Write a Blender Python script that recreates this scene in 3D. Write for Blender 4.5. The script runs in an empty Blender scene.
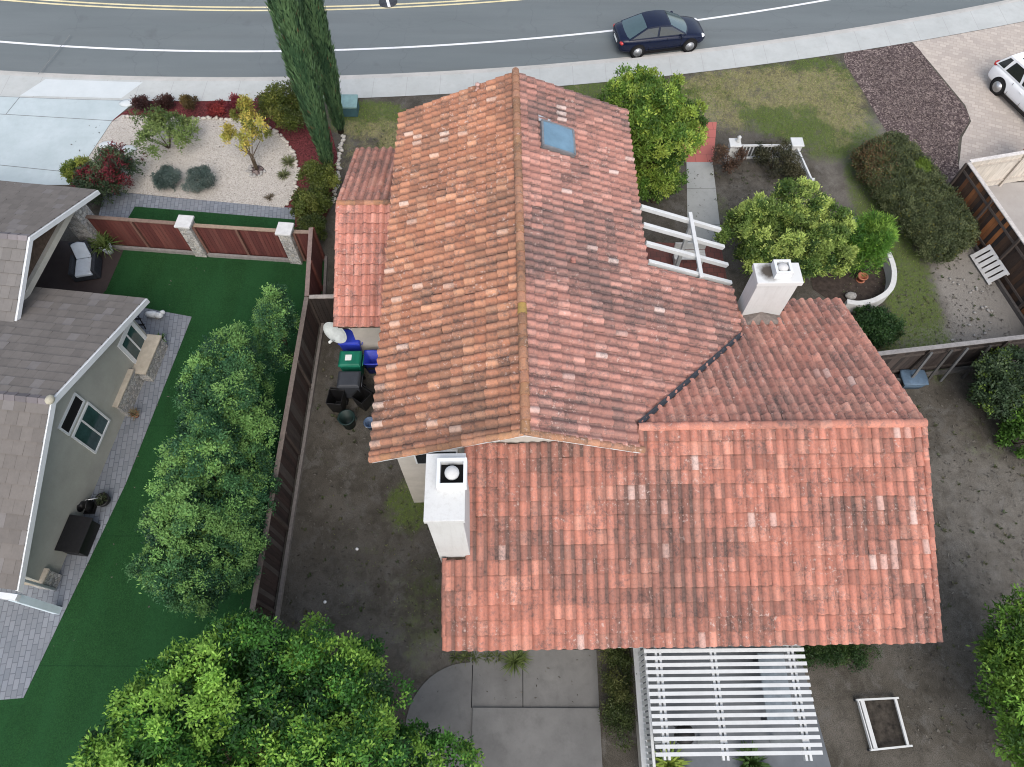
import bpy, bmesh, math, random
import numpy as np
from mathutils import Matrix, Vector, noise
random.seed(7); RNG = np.random.default_rng(11)
R = math.radians
S = bpy.context.scene
COL = S.collection
# ------------------------------------------------------------------ camera
F, PITCH, ROLL, HC = 691.7, R(62.07), R(.267), 21.5
def G(u, v, z=0.0):
    """surveyed position of a photographed point whose height z is known"""
    x, y = u - 512, v - 383.5
    c, s = math.cos(ROLL), math.sin(ROLL)
    x, y = (c*x + s*y)/F, (-s*x + c*y)/F
    dy = math.cos(PITCH) - y*math.sin(PITCH); dz = -math.sin(PITCH) - y*math.cos(PITCH)
    t = (z - HC)/dz
    return Vector((x*t, dy*t, z))
cam = bpy.data.cameras.new('camera'); co = bpy.data.objects.new('camera', cam); COL.objects.link(co)
fw = Vector((0, math.cos(PITCH), -math.sin(PITCH))); up = Vector((0, math.sin(PITCH), math.cos(PITCH))); rt = Vector((1, 0, 0))
r2 = rt*math.cos(ROLL) + up*math.sin(ROLL); u2 = up*math.cos(ROLL) - rt*math.sin(ROLL)
m = Matrix((r2, u2, -fw)).transposed().to_4x4(); m.translation = (0, 0, HC)
co.matrix_world = m
cam.sensor_width = 36; cam.lens = F/1024*36; cam.clip_end = 2000; cam.clip_start = .1
S.camera = co
# ------------------------------------------------------------------ light
SUN_EL, SUN_AZ = R(50), R(172)            # azimuth measured from north (+Y) clockwise
w = bpy.data.worlds.new('World'); S.world = w; w.use_nodes = True
nt = w.node_tree; bg = nt.nodes['Background']
sky = nt.nodes.new('ShaderNodeTexSky'); sky.sky_type = 'NISHITA'; sky.sun_disc = False
sky.sun_elevation = SUN_EL; sky.sun_rotation = SUN_AZ; sky.air_density = 1.0; sky.dust_density = 2.5; sky.ozone_density = 1.0
hs = nt.nodes.new('ShaderNodeHueSaturation'); hs.inputs['Saturation'].default_value = .55      # thin overcast greys the sky light
nt.links.new(sky.outputs[0], hs.inputs['Color']); nt.links.new(hs.outputs[0], bg.inputs[0]); bg.inputs[1].default_value = .15
sl = bpy.data.lights.new('sun', 'SUN'); so = bpy.data.objects.new('sun', sl); COL.objects.link(so)
sl.energy = .75; sl.angle = R(50); sl.color = (1.0, .87, .74)
sd = Vector((math.sin(SUN_AZ)*math.cos(SUN_EL), math.cos(SUN_AZ)*math.cos(SUN_EL), math.sin(SUN_EL)))
so.rotation_euler = sd.to_track_quat('Z', 'Y').to_euler()
S.view_settings.view_transform = 'Standard'; S.view_settings.look = 'None'
S.view_settings.exposure = .94; S.view_settings.gamma = 1
S.cycles.filter_width = 1.05; S.cycles.max_bounces = 6; S.cycles.use_denoising = True
# ------------------------------------------------------------------ materials
def rgb(c): return (*c, 1.0)
class NT:
    def __init__(s, name):
        s.m = bpy.data.materials.new(name); s.m.use_nodes = True
        s.t = s.m.node_tree; s.b = s.t.nodes['Principled BSDF']
        s.tc = s.t.nodes.new('ShaderNodeNewGeometry').outputs['Position']
    def n(s, k, **kw):
        q = s.t.nodes.new(k)
        for a, b in kw.items(): setattr(q, a, b)
        return q
    def l(s, a, b): s.t.links.new(a, b)
    def noise(s, scale, detail=4, rough=.6, stretch=None, seed=0, dist=0):
        q = s.n('ShaderNodeTexNoise', noise_dimensions='4D'); q.inputs['Scale'].default_value = scale
        q.inputs['Detail'].default_value = detail; q.inputs['Roughness'].default_value = rough; q.inputs['W'].default_value = seed
        q.inputs['Distortion'].default_value = dist
        if stretch:
            mp = s.n('ShaderNodeMapping'); mp.inputs['Scale'].default_value = stretch; s.l(s.tc, mp.inputs[0]); s.l(mp.outputs[0], q.inputs['Vector'])
        else: s.l(s.tc, q.inputs['Vector'])
        return q.outputs['Fac']
    def ramp(s, f, a, b):
        q = s.n('ShaderNodeMapRange'); q.inputs[1].default_value = a; q.inputs[2].default_value = b; q.clamp = True
        s.l(f, q.inputs[0]); return q.outputs[0]
    def mix(s, f, a, b, mode='MIX'):
        q = s.n('ShaderNodeMix', data_type='RGBA', blend_type=mode)
        for i, v in ((0, f), (6, a), (7, b)):
            if isinstance(v, (int, float)): q.inputs[i].default_value = v
            elif isinstance(v, tuple): q.inputs[i].default_value = rgb(v)
            else: s.l(v, q.inputs[i])
        return q.outputs[2]
    def math(s, op, a, b=0.0):
        q = s.n('ShaderNodeMath', operation=op)
        for i, v in ((0, a), (1, b)):
            if isinstance(v, (int, float)): q.inputs[i].default_value = v
            else: s.l(v, q.inputs[i])
        return q.outputs[0]
    def attr(s, name):
        return s.n('ShaderNodeAttribute', attribute_name=name).outputs
    def bump(s, h, strength=.3, dist=.02):
        q = s.n('ShaderNodeBump'); q.inputs['Strength'].default_value = strength; q.inputs['Distance'].default_value = dist
        s.l(h, q.inputs['Height']); s.l(q.outputs[0], s.b.inputs['Normal'])
    def done(s, c, rough=.8, metal=0, spec=.3):
        if isinstance(c, tuple): s.b.inputs['Base Color'].default_value = rgb(c)
        else: s.l(c, s.b.inputs['Base Color'])
        s.b.inputs['Roughness'].default_value = rough; s.b.inputs['Metallic'].default_value = metal
        s.b.inputs['Specular IOR Level'].default_value = spec
        return s.m
def simple(name, c, rough=.7, var=.18, scale=6, metal=0, spec=.3, bump=0):
    """base colour broken up by two noises"""
    q = NT(name); f = q.noise(scale, 5, .65)
    d = tuple(max(0, x*(1-var*2)) for x in c); l = tuple(min(1, x*(1+var)) for x in c)
    k = q.mix(q.ramp(f, .3, .7), d, l)
    k = q.mix(q.math('MULTIPLY', q.ramp(q.noise(scale*9, 3, .7, seed=3), .45, .8), var), k, tuple(x*.55 for x in c))
    if bump: q.bump(q.noise(scale*14, 3), bump)
    return q.done(k, rough, metal, spec)
M = {}
M['white_paint'] = simple('white_paint', (.55, .565, .56), .5, .05, 3)
M['white_stucco'] = simple('white_stucco', (.57, .58, .57), .85, .05, 3, bump=.25)
def streaky(name, a, st):
    q = NT(name); n = q.noise(7, 5, .7, (1.2, 1.2, .10)); c = q.mix(q.math('MULTIPLY', q.ramp(n, .50, .72), .55), a, st)
    c = q.mix(q.math('MULTIPLY', q.ramp(q.noise(1.6, 5, .7, seed=3), .48, .72), .35), c, st); c = q.mix(q.math('MULTIPLY', q.ramp(q.noise(40, 3, .8, seed=5), .55, .75), .25), c, tuple(x*.6 for x in st))
    q.bump(q.noise(60, 3), .3, .01); return q.done(c, .9)
M['white_stucco'] = streaky('white_stucco', (.55, .56, .55), (.41, .405, .39)); M['stucco'] = streaky('beige_stucco', (.50, .47, .42), (.33, .31, .28)); M['grey_stucco'] = streaky('grey_green_stucco', (.50, .495, .435), (.42, .415, .365))
M['trim'] = simple('trim_white', (.64, .665, .675), .5, .03, 4)
M['stucco'] = simple('beige_stucco', (.50, .47, .42), .9, .07, 2, bump=.3)
M['grey_stucco'] = simple('grey_green_stucco', (.36, .365, .325), .9, .06, 1.5, bump=.3)
M['dark_wood'] = simple('eave_wood', (.10, .07, .05), .8, .25, 8)
M['black'] = simple('black_plastic', (.012, .012, .013), .45, .2, 10)
M['black_void'] = simple('dark_interior', (.006, .006, .007), .9, .1, 5)
M['metal'] = simple('dark_metal', (.05, .055, .065), .5, .25, 12, metal=.3)
M['galv'] = simple('galvanised', (.55, .56, .57), .4, .1, 12, metal=.5)
M['blue'] = simple('blue_plastic', (.025, .05, .46), .4, .12, 5)
M['green_bin'] = simple('green_plastic', (.01, .16, .10), .4, .12, 5)
M['grey_bin'] = simple('grey_plastic', (.045, .05, .06), .45, .12, 5)
M['dark_green'] = simple('dark_green_plastic', (.012, .03, .028), .5, .2, 5)
M['sky_bucket'] = simple('pale_blue_plastic', (.10, .16, .27), .5, .2, 5)
M['blue_box'] = simple('faded_blue_plastic', (.09, .14, .20), .5, .15, 5)
M['teal'] = simple('teal_enamel', (.19, .31, .31), .5, .1, 5)
M['teal_dark'] = simple('teal_enamel_side', (.05, .11, .13), .5, .1, 5)
M['dish'] = simple('dish_enamel', (.55, .60, .60), .45, .12, 3)
M['sticker'] = simple('paper_white', (.75, .78, .76), .6, .03, 5)
M['bark'] = simple('bark', (.10, .075, .05), .95, .3, 9, bump=.5)
M['rubber'] = simple('tyre_rubber', (.015, .015, .016), .8, .2, 10)
M['rim'] = simple('alloy_rim', (.50, .51, .52), .3, .08, 9, metal=.6)
M['glass_dark'] = simple('tinted_glass', (.012, .016, .02), .06, .05, 5, spec=.8)
M['glass_car'] = simple('car_glass', (.05, .09, .10), .05, .05, 5, spec=1.0)
M['win_glass'] = simple('window_glass', (.035, .075, .08), .08, .2, 2, spec=.7)
M['navy'] = simple('navy_car_paint', (.004, .008, .028), .25, .05, 5, spec=.35)
M['car_white'] = simple('white_car_paint', (.78, .79, .80), .25, .02, 5, spec=.6)
M['lamp_red'] = simple('red_lamp_lens', (.45, .03, .03), .2, .1, 20, spec=.6)
M['lamp_clear'] = simple('clear_lamp_lens', (.72, .74, .76), .15, .05, 20, spec=.8)
M['terracotta'] = simple('terracotta', (.38, .15, .09), .8, .15, 9)
M['bloom'] = simple('pale_clay', (.50, .33, .29), .85, .1, 9); M['terracotta_dull'] = simple('dull_clay', (.36, .17, .14), .9, .1, 9)
M['cushion'] = simple('pale_cushion', (.55, .62, .70), .9, .06, 5)
M['wicker'] = simple('dark_wicker', (.035, .04, .05), .8, .3, 30)
M['concrete_cap'] = simple('concrete_cap', (.54, .54, .53), .85, .08, 5, bump=.2)
M['flagstone'] = simple('beige_ledge', (.46, .41, .33), .85, .12, 4, bump=.2)
M['pebble'] = simple('white_pebble', (.50, .47, .42), .85, .12, 14)
M['stone_grey'] = simple('pale_fieldstone', (.34, .33, .31), .9, .2, 14)
M['ball'] = simple('white_ball_plastic', (.8, .8, .8), .4, .02, 9)
M['adobe'] = simple('rust_gate_paint', (.25, .07, .045), .8, .2, 6)
def stone_mat():
    q = NT('stacked_stone'); v = q.n('ShaderNodeTexVoronoi', feature='F1'); v.inputs['Scale'].default_value = 9
    q.l(q.tc, v.inputs['Vector']); e = q.n('ShaderNodeTexVoronoi', feature='DISTANCE_TO_EDGE'); e.inputs['Scale'].default_value = 9; q.l(q.tc, e.inputs['Vector'])
    s = q.n('ShaderNodeSeparateColor'); q.l(v.outputs['Color'], s.inputs[0])
    c = q.mix(s.outputs[0], (.20, .20, .19), (.46, .43, .38)); c = q.mix(q.math('MULTIPLY', s.outputs[1], .5), c, (.52, .53, .54))
    c = q.mix(q.ramp(e.outputs['Distance'], .06, .0), c, (.10, .10, .10)); q.bump(e.outputs['Distance'], .6, .05)
    return q.done(c, .9)
M['stone'] = stone_mat()
def vcol_mat(name, rough=.85, fine=26, amt=.5, stretch=None, transl=0, spec=.25, dark=.45):
    q = NT(name); c = q.attr('col')['Color']
    if fine:
        f = q.ramp(q.noise(fine, 4, .7, stretch), .38, .78)
        h = q.n('ShaderNodeHueSaturation'); h.inputs['Value'].default_value = dark; h.inputs['Saturation'].default_value = .8; q.l(c, h.inputs['Color'])
        c = q.mix(q.math('MULTIPLY', f, amt), c, h.outputs[0])
    q.done(c, rough, 0, spec)
    if transl:
        t = q.n('ShaderNodeBsdfTranslucent'); q.l(c, t.inputs[0]); mx = q.n('ShaderNodeMixShader'); mx.inputs[0].default_value = transl
        q.l(q.b.outputs[0], mx.inputs[1]); q.l(t.outputs[0], mx.inputs[2]); q.l(mx.outputs[0], q.t.nodes['Material Output'].inputs[0])
    return q.m
def tile_mat():
    q = NT('clay_tile'); c = q.attr('col')['Color']; dk = q.n('ShaderNodeHueSaturation'); dk.inputs['Value'].default_value = .34; dk.inputs['Saturation'].default_value = .55; q.l(c, dk.inputs['Color'])
    fine = q.ramp(q.noise(12, 6, .8), .47, .56); big = q.ramp(q.noise(2.2, 8, .75, seed=4), .49, .58)
    c = q.mix(q.math('MULTIPLY', big, q.math('ADD', q.math('MULTIPLY', fine, .50), .22)), c, dk.outputs[0])           # lichen and soot in ragged patches
    c = q.mix(q.math('MULTIPLY', fine, .30), c, dk.outputs[0])
    sp = q.ramp(q.noise(10, 4, .75, seed=7), .57, .64); sp = q.math('MULTIPLY', sp, q.ramp(q.noise(.8, 4, .7, seed=9), .46, .58))
    c = q.mix(q.math('MULTIPLY', sp, .7), c, (.56, .45, .40)); q.bump(q.noise(45, 3), .3, .008)                         # pale bloom
    return q.done(c, .9, 0, .2)
M['tile'] = tile_mat()
M['leaf'] = vcol_mat('foliage', .55, 0, 0, None, transl=.22, spec=.3)
M['shingle'] = vcol_mat('flat_concrete_tile', .9, 5, .45, dark=.65)
M['plank'] = vcol_mat('weathered_plank', .85, 9, .7, (1, 1, .15), dark=.4)
def asphalt():
    q = NT('asphalt'); f = q.noise(.35, 5, .6, (.25, 1, 1)); c = q.mix(q.ramp(f, .3, .7), (.120, .142, .148), (.160, .183, .190))
    c = q.mix(q.ramp(q.noise(60, 2, .8, seed=2), .35, .75), c, (.10, .105, .11), 'MIX') if False else c
    g = q.noise(55, 2, .8, seed=2); c = q.mix(q.math('MULTIPLY', q.ramp(g, .4, .7), .35), c, (.085, .092, .098))
    w = q.ramp(q.noise(1.0, 4, .6, (.05, 1.1, 1), seed=11), .48, .68); c = q.mix(q.math('MULTIPLY', w, .45), c, (.105, .118, .122))
    v = q.n('ShaderNodeTexVoronoi', feature='DISTANCE_TO_EDGE'); v.inputs['Scale'].default_value = .22; vm = q.n('ShaderNodeVectorMath', operation='ADD'); q.l(q.tc, vm.inputs[0])
    nz_ = q.n('ShaderNodeTexNoise'); nz_.inputs['Scale'].default_value = .8; nz_.inputs['Detail'].default_value = 6; q.l(q.tc, nz_.inputs['Vector']); q.l(nz_.outputs['Color'], vm.inputs[1]); q.l(vm.outputs[0], v.inputs['Vector'])
    c = q.mix(q.math('MULTIPLY', q.ramp(v.outputs['Distance'], .005, .002), .2), c, (.07, .075, .08))
    p = q.ramp(q.noise(1.3, 3, .5, seed=5), .62, .75); c = q.mix(q.math('MULTIPLY', p, .3), c, (.075, .08, .085))
    q.bump(g, .2, .01); return q.done(c, .9)
M['asphalt'] = asphalt()
def concrete(name, a, b, joints=None, jw=.012, stain=(.2, .2, .19), jc=(.12, .12, .12), amt=.35):
    q = NT(name); c = q.mix(q.ramp(q.noise(.7, 5, .65), .3, .7), a, b)
    c = q.mix(q.math('MULTIPLY', q.ramp(q.noise(3.2, 6, .7, seed=4), .5, .8), amt), c, stain)
    c = q.mix(q.math('MULTIPLY', q.ramp(q.noise(70, 2, .8, seed=8), .5, .8), .25), c, stain)
    if joints:
        sx = q.n('ShaderNodeSeparateXYZ'); q.l(q.tc, sx.inputs[0])
        for ax, per, off in joints:
            v = q.math('PINGPONG', q.math('ADD', sx.outputs[ax], off + 400*per), per/2)
            c = q.mix(q.ramp(v, jw, jw*.4), c, jc)
    q.bump(q.noise(40, 3), .15, .01); return q.done(c, .88)
M['sidewalk'] = concrete('sidewalk_concrete', (.36, .38, .372), (.45, .47, .46), [(0, 1.52, .3)], .012, (.31, .305, .29), (.30, .30, .295), .5)
M['kerb'] = concrete('kerb_concrete', (.36, .36, .34), (.48, .47, .45), None, stain=(.2, .19, .17))
M['drive'] = concrete('driveway_concrete', (.35, .415, .43), (.445, .51, .53), None, stain=(.31, .36, .375), amt=.45)
M['apron'] = concrete('apron_concrete', (.46, .505, .515), (.53, .57, .58), None, stain=(.42, .45, .46))
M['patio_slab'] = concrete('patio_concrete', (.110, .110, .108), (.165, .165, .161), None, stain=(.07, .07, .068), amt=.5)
M['walk_slab'] = concrete('walk_concrete', (.26, .275, .265), (.34, .35, .34), [(1, 1.9, .35)], .014, (.16, .165, .16), (.1, .1, .1), .4)
def bricks(name, a, b, mort, sx, sy, rot=0, stain=None, squash=.5):
    q = NT(name); mp = q.n('ShaderNodeMapping'); mp.inputs['Rotation'].default_value = (0, 0, rot); q.l(q.tc, mp.inputs[0])
    k = q.n('ShaderNodeTexBrick'); q.l(mp.outputs[0], k.inputs['Vector'])
    k.inputs['Color1'].default_value = rgb(a); k.inputs['Color2'].default_value = rgb(b); k.inputs['Mortar'].default_value = rgb(mort)
    k.inputs['Scale'].default_value = 1; k.inputs['Brick Width'].default_value = sx; k.inputs['Row Height'].default_value = sy
    k.inputs['Mortar Size'].default_value = .012; k.inputs['Bias'].default_value = 0
    c = k.outputs['Color']; st = stain or mort
    c = q.mix(q.math('MULTIPLY', q.ramp(q.noise(.9, 5, .65), .42, .75), .5), c, st)
    c = q.mix(q.math('MULTIPLY', q.ramp(q.noise(30, 3, .7, seed=3), .5, .8), .3), c, mort)
    q.bump(k.outputs['Fac'], .3, -.01); return q.done(c, .9)
M['paver_pink'] = bricks('pink_pavers', (.47, .42, .37), (.36, .32, .285), (.33, .29, .26), .30, .20, .35, (.43, .38, .33))
M['paver_grey'] = bricks('grey_pavers', (.16, .18, .205), (.22, .24, .27), (.11, .12, .14), .30, .16, 1.46, (.20, .205, .215))
M['red_slab'] = bricks('red_pavers', (.42, .13, .11), (.36, .115, .10), (.22, .08, .07), .5, .5, 0, (.33, .12, .10))
M['red_dull'] = bricks('dull_red_pavers', (.20, .075, .062), (.15, .06, .052), (.09, .05, .045), .25, .25, 0, (.10, .06, .055))
def turf():
    q = NT('artificial_turf'); c = q.mix(q.ramp(q.noise(.5, 4, .6), .3, .7), (.017, .064, .019), (.024, .086, .026))
    g = q.noise(30, 5, .85, seed=2); c = q.mix(q.math('MULTIPLY', q.ramp(g, .38, .62), .75), c, (.004, .018, .008)); c = q.mix(q.math('MULTIPLY', q.ramp(q.noise(3, 5, .8, seed=6), .5, .75), .35), c, (.022, .070, .028))
    sx = q.n('ShaderNodeSeparateXYZ'); q.l(q.tc, sx.inputs[0]); v = q.math('PINGPONG', q.math('ADD', sx.outputs[1], 400.7), 1.9); c = q.mix(q.math('MULTIPLY', q.ramp(v, .02, .006), .5), c, (.004, .02, .009))
    c = q.mix(q.math('MULTIPLY', q.ramp(q.noise(.9, 4, .6, (1, .25, 1), seed=8), .45, .6), .35), c, (.018, .075, .026))
    q.bump(g, .6, .03); return q.done(c, .95, spec=.1)
M['turf'] = turf()
def soil():
    q = NT('yard_soil'); k = q.attr('mask'); s = q.n('ShaderNodeSeparateColor'); q.l(k['Color'], s.inputs[0])
    c = q.mix(q.ramp(q.noise(.55, 6, .68), .41, .59), (.074, .067, .055), (.120, .110, .094))
    c = q.mix(q.ramp(q.noise(1.7, 6, .7, seed=2, dist=.6), .51, .62), c, (.125, .119, .107))
    c = q.mix(q.math('MULTIPLY', q.ramp(q.noise(2.6, 6, .72, seed=12, dist=.8), .50, .60), .38), c, (.038, .034, .027))
    n1 = q.noise(2.3, 6, .75, seed=4); n2 = q.noise(9, 4, .75, seed=6)
    gm = q.math('MULTIPLY', s.outputs[0], q.math('ADD', 1.0, q.math('MULTIPLY', q.math('SUBTRACT', n1, .5), 3.2))); gm = q.ramp(gm, .28, .62)
    gm = q.math('MULTIPLY', gm, q.ramp(n2, .25, .6))
    c = q.mix(q.math('MULTIPLY', q.ramp(q.math('ADD', s.outputs[2], q.math('MULTIPLY', q.math('SUBTRACT', n1, .5), .8)), .2, .8), .9), c,
              q.mix(n2, (.22, .21, .19), (.36, .335, .30)))
    dry = q.ramp(q.math('ADD', s.outputs[1], q.math('MULTIPLY', q.math('SUBTRACT', q.noise(1.1, 5, .7, seed=9), .5), 3.0)), .25, .7)
    grass = q.mix(dry, q.mix(n2, (.055, .095, .018), (.150, .205, .045)), q.mix(n2, (.19, .185, .07), (.37, .335, .17)))
    c = q.mix(gm, c, grass)
    g = q.noise(38, 3, .85, seed=3); c = q.mix(q.math('MULTIPLY', q.ramp(g, .46, .58), .55), c, (.022, .021, .018))
    c = q.mix(q.math('MULTIPLY', q.ramp(q.noise(24, 3, .8, seed=31), .61, .68), .5), c, (.22, .21, .19))
    q.bump(g, .5, .03); return q.done(c, .95, spec=.1)
M['soil'] = soil()
def mulch(name, a, b, d, sc=26):
    q = NT(name); v = q.n('ShaderNodeTexVoronoi'); v.inputs['Scale'].default_value = sc; v.inputs['Randomness'].default_value = 1
    q.l(q.tc, v.inputs['Vector']); s = q.n('ShaderNodeSeparateColor'); q.l(v.outputs['Color'], s.inputs[0])
    c = q.mix(s.outputs[0], a, b); c = q.mix(q.ramp(s.outputs[1], .6, .9), c, d)
    c = q.mix(q.math('MULTIPLY', q.ramp(q.noise(1.5, 4), .4, .7), .4), c, a); q.bump(s.outputs[2], .8, .03)
    return q.done(c, .95, spec=.1)
M['mulch_red'] = mulch('red_mulch', (.090, .024, .027), (.180, .048, .050), (.045, .016, .016))
M['mulch_brown'] = mulch('brown_mulch', (.045, .033, .033), (.13, .10, .098), (.26, .21, .19), 16)
M['gravel'] = mulch('pale_gravel', (.41, .38, .34), (.55, .52, .475), (.30, .275, .245), 30)
M['line_white'] = concrete('road_paint_white', (.62, .64, .66), (.76, .77, .78), None, stain=(.35, .36, .37), amt=.6)
M['line_yellow'] = concrete('road_paint_yellow', (.58, .50, .27), (.68, .62, .42), None, stain=(.32, .3, .22), amt=.6)
# ------------------------------------------------------------------ object helpers
RM = {}
def link(o): COL.objects.link(o); return o
def tag(o, label=None, cat=None, group=None, kind=None):
    if label: o['label'] = label
    if cat: o['category'] = cat
    if group: o['group'] = group
    if kind: o['kind'] = kind
    return o
def thing(name, label, cat, loc, rz=0, group=None):
    o = bpy.data.objects.new(name, None); o.empty_display_size = .2
    o.location = loc; o.rotation_euler = (0, 0, rz); link(o)
    RM[o.name] = Matrix.Translation(Vector(loc)) @ Matrix.Rotation(rz, 4, 'Z')
    return tag(o, label, cat, group)
I4 = Matrix.Identity(4)
class MB:
    def __init__(s): s.v = []; s.f = []; s.c = []; s.cur = None; s.sm = []
    def add(s, vs, fs, smooth=False):
        b = len(s.v); s.v += [tuple(p) for p in vs]; s.f += [tuple(b+i for i in f) for f in fs]
        s.c += [s.cur]*len(vs); s.sm += [smooth]*len(fs); return s
    def box(s, x0, x1, y0, y1, z0, z1, M4=None):
        vs = [Vector((x, y, z)) for z in (z0, z1) for x, y in ((x0, y0), (x1, y0), (x1, y1), (x0, y1))]
        if M4 is not None: vs = [M4 @ p for p in vs]
        return s.add(vs, [(3, 2, 1, 0), (4, 5, 6, 7), (0, 1, 5, 4), (1, 2, 6, 5), (2, 3, 7, 6), (3, 0, 4, 7)])
    def bar(s, a, b, w, h, upv=(0, 0, 1)):
        a, b = Vector(a), Vector(b); d = (b-a).normalized(); u = Vector(upv); sd = d.cross(u)
        if sd.length < 1e-4: sd = d.cross(Vector((1, 0, 0)))
        sd.normalize(); u = sd.cross(d); sd = sd*w/2; u = u*h/2
        vs = [a-sd-u, a+sd-u, a+sd+u, a-sd+u, b-sd-u, b+sd-u, b+sd+u, b-sd+u]
        return s.add(vs, [(0, 1, 2, 3), (7, 6, 5, 4), (1, 0, 4, 5), (2, 1, 5, 6), (3, 2, 6, 7), (0, 3, 7, 4)])
    def tube(s, pts, rad, n=8, cap=True):
        pts = [Vector(p) for p in pts]; rad = rad if isinstance(rad, (list, tuple)) else [rad]*len(pts)
        vs = []; prev = None
        for i, p in enumerate(pts):
            d = (pts[min(i+1, len(pts)-1)] - pts[max(i-1, 0)]).normalized()
            a = d.orthogonal().normalized() if prev is None else (prev - d*prev.dot(d)).normalized()
            prev = a; b = d.cross(a)
            vs += [p + (a*math.cos(2*math.pi*k/n) + b*math.sin(2*math.pi*k/n))*rad[i] for k in range(n)]
        fs = [(i*n+k, i*n+(k+1) % n, (i+1)*n+(k+1) % n, (i+1)*n+k) for i in range(len(pts)-1) for k in range(n)]
        if cap: fs += [tuple(reversed(range(n))), tuple((len(pts)-1)*n+k for k in range(n))]
        return s.add(vs, fs, True)
    def lathe(s, prof, c=(0, 0, 0), n=20, M4=None, sq=None):
        vs = []
        for r, z in prof:
            for k in range(n):
                a = 2*math.pi*k/n; x, y = math.cos(a), math.sin(a)
                if sq:                       # rounded square section
                    e = 1/max(abs(x), abs(y)); e = 1+(e-1)*sq; x *= e; y *= e
                vs.append(Vector((r*x, r*y, z)))
        vs = [(M4 @ p if M4 is not None else p) + Vector(c) for p in vs]
        fs = [(i*n+k, i*n+(k+1) % n, (i+1)*n+(k+1) % n, (i+1)*n+k) for i in range(len(prof)-1) for k in range(n)]
        if prof[0][0] > 1e-4: fs.append(tuple(reversed(range(n))))
        if prof[-1][0] > 1e-4: fs.append(tuple((len(prof)-1)*n+k for k in range(n)))
        return s.add(vs, fs, True)
    def prism(s, poly, z0, z1):
        n = len(poly); vs = [(p[0], p[1], z0) for p in poly] + [(p[0], p[1], z1) for p in poly]
        return s.add(vs, [tuple(reversed(range(n))), tuple(range(n, 2*n))] + [(i, (i+1) % n, n+(i+1) % n, n+i) for i in range(n)])
    def slab(s, poly, off):
        """polygon of 3D points thickened along vector off"""
        n = len(poly); a = [Vector(p) for p in poly]; o = Vector(off)
        return s.add(a + [p+o for p in a], [tuple(range(n)), tuple(reversed(range(n, 2*n)))] + [(i, n+i, n+(i+1) % n, (i+1) % n) for i in range(n)])
    def blob(s, c, r, n=10, seed=0, rough=.18):
        c = Vector(c); vs = []; rg = n//2+1
        for i in range(rg+1):
            t = math.pi*i/rg
            for k in range(n):
                a = 2*math.pi*k/n; d = Vector((math.sin(t)*math.cos(a), math.sin(t)*math.sin(a), math.cos(t)))
                q = 1 + rough*noise.noise(d*1.7 + Vector((seed, seed*.7, 0)))
                vs.append(c + Vector((d.x*r[0], d.y*r[1], d.z*r[2]))*q)
        fs = [(i*n+k, (i+1)*n+k, (i+1)*n+(k+1) % n, i*n+(k+1) % n) for i in range(rg) for k in range(n)]
        return s.add(vs, fs, True)
    def build(s, name, mat, parent=None, frame=I4, bevel=0, sub=0, origin=None):
        me = bpy.data.meshes.new(name)
        inv = RM[parent.name].inverted() @ frame if parent is not None else frame
        if parent is None and origin is not None: inv = Matrix.Translation(-Vector(origin)) @ frame
        me.from_pydata([inv @ Vector(p) for p in s.v], [], s.f)
        if mat: me.materials.append(mat if not isinstance(mat, str) else M[mat])
        me.polygons.foreach_set('use_smooth', s.sm)
        if any(c is not None for c in s.c):
            at = me.color_attributes.new('col', 'FLOAT_COLOR', 'POINT')
            at.data.foreach_set('color', np.array([(*(c or (.5, .5, .5)), 1) for c in s.c], 'f').ravel())
        bm = bmesh.new(); bm.from_mesh(me); bmesh.ops.remove_doubles(bm, verts=bm.verts, dist=1e-6) if sub else None
        bmesh.ops.recalc_face_normals(bm, faces=bm.faces); bm.to_mesh(me); bm.free()
        o = link(bpy.data.objects.new(name, me))
        if parent is not None: o.parent = parent; RM[o.name] = RM[parent.name]
        else:
            RM[o.name] = I4
            if origin is not None: o.location = origin; RM[o.name] = Matrix.Translation(Vector(origin))
        if bevel:
            b = o.modifiers.new('bevel', 'BEVEL'); b.width = bevel; b.segments = 2; b.limit_method = 'ANGLE'
        if sub:
            b = o.modifiers.new('subsurf', 'SUBSURF'); b.levels = sub; b.render_levels = sub
        return o
def np_mesh(name, V, nper, colr, mat, parent=None, origin=None):
    """V (n*nper,3) world vertices; faces are runs of nper vertices"""
    n = len(V)//nper; me = bpy.data.meshes.new(name)
    base = np.array(RM[parent.name].inverted()) if parent is not None else np.eye(4)
    if parent is None and origin is not None: base[:3, 3] = -np.array(origin)
    V = V @ base[:3, :3].T + base[:3, 3]
    me.vertices.add(len(V)); me.vertices.foreach_set('co', V.astype('f').ravel())
    me.loops.add(len(V)); me.loops.foreach_set('vertex_index', np.arange(len(V), dtype='i'))
    me.polygons.add(n); me.polygons.foreach_set('loop_start', np.arange(0, len(V), nper, dtype='i'))
    me.polygons.foreach_set('loop_total', np.full(n, nper, dtype='i'))
    me.update(calc_edges=True); me.validate()
    at = me.color_attributes.new('col', 'FLOAT_COLOR', 'POINT')
    at.data.foreach_set('color', np.concatenate([np.repeat(colr, nper, 0), np.ones((len(V), 1))], 1).astype('f').ravel())
    me.materials.append(M[mat]); o = link(bpy.data.objects.new(name, me))
    if parent is not None: o.parent = parent; RM[o.name] = RM[parent.name]
    elif origin is not None: o.location = origin
    return o
def dup(root, loc, rz=0, label=None):
    def cp(o, par):
        c = o.copy(); COL.objects.link(c)
        if par is not None: c.parent = par
        for ch in o.children: cp(ch, c)
        return c
    c = cp(root, None); c.location = loc; c.rotation_euler = (0, 0, rz)
    if label: c['label'] = label
    return c
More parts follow.
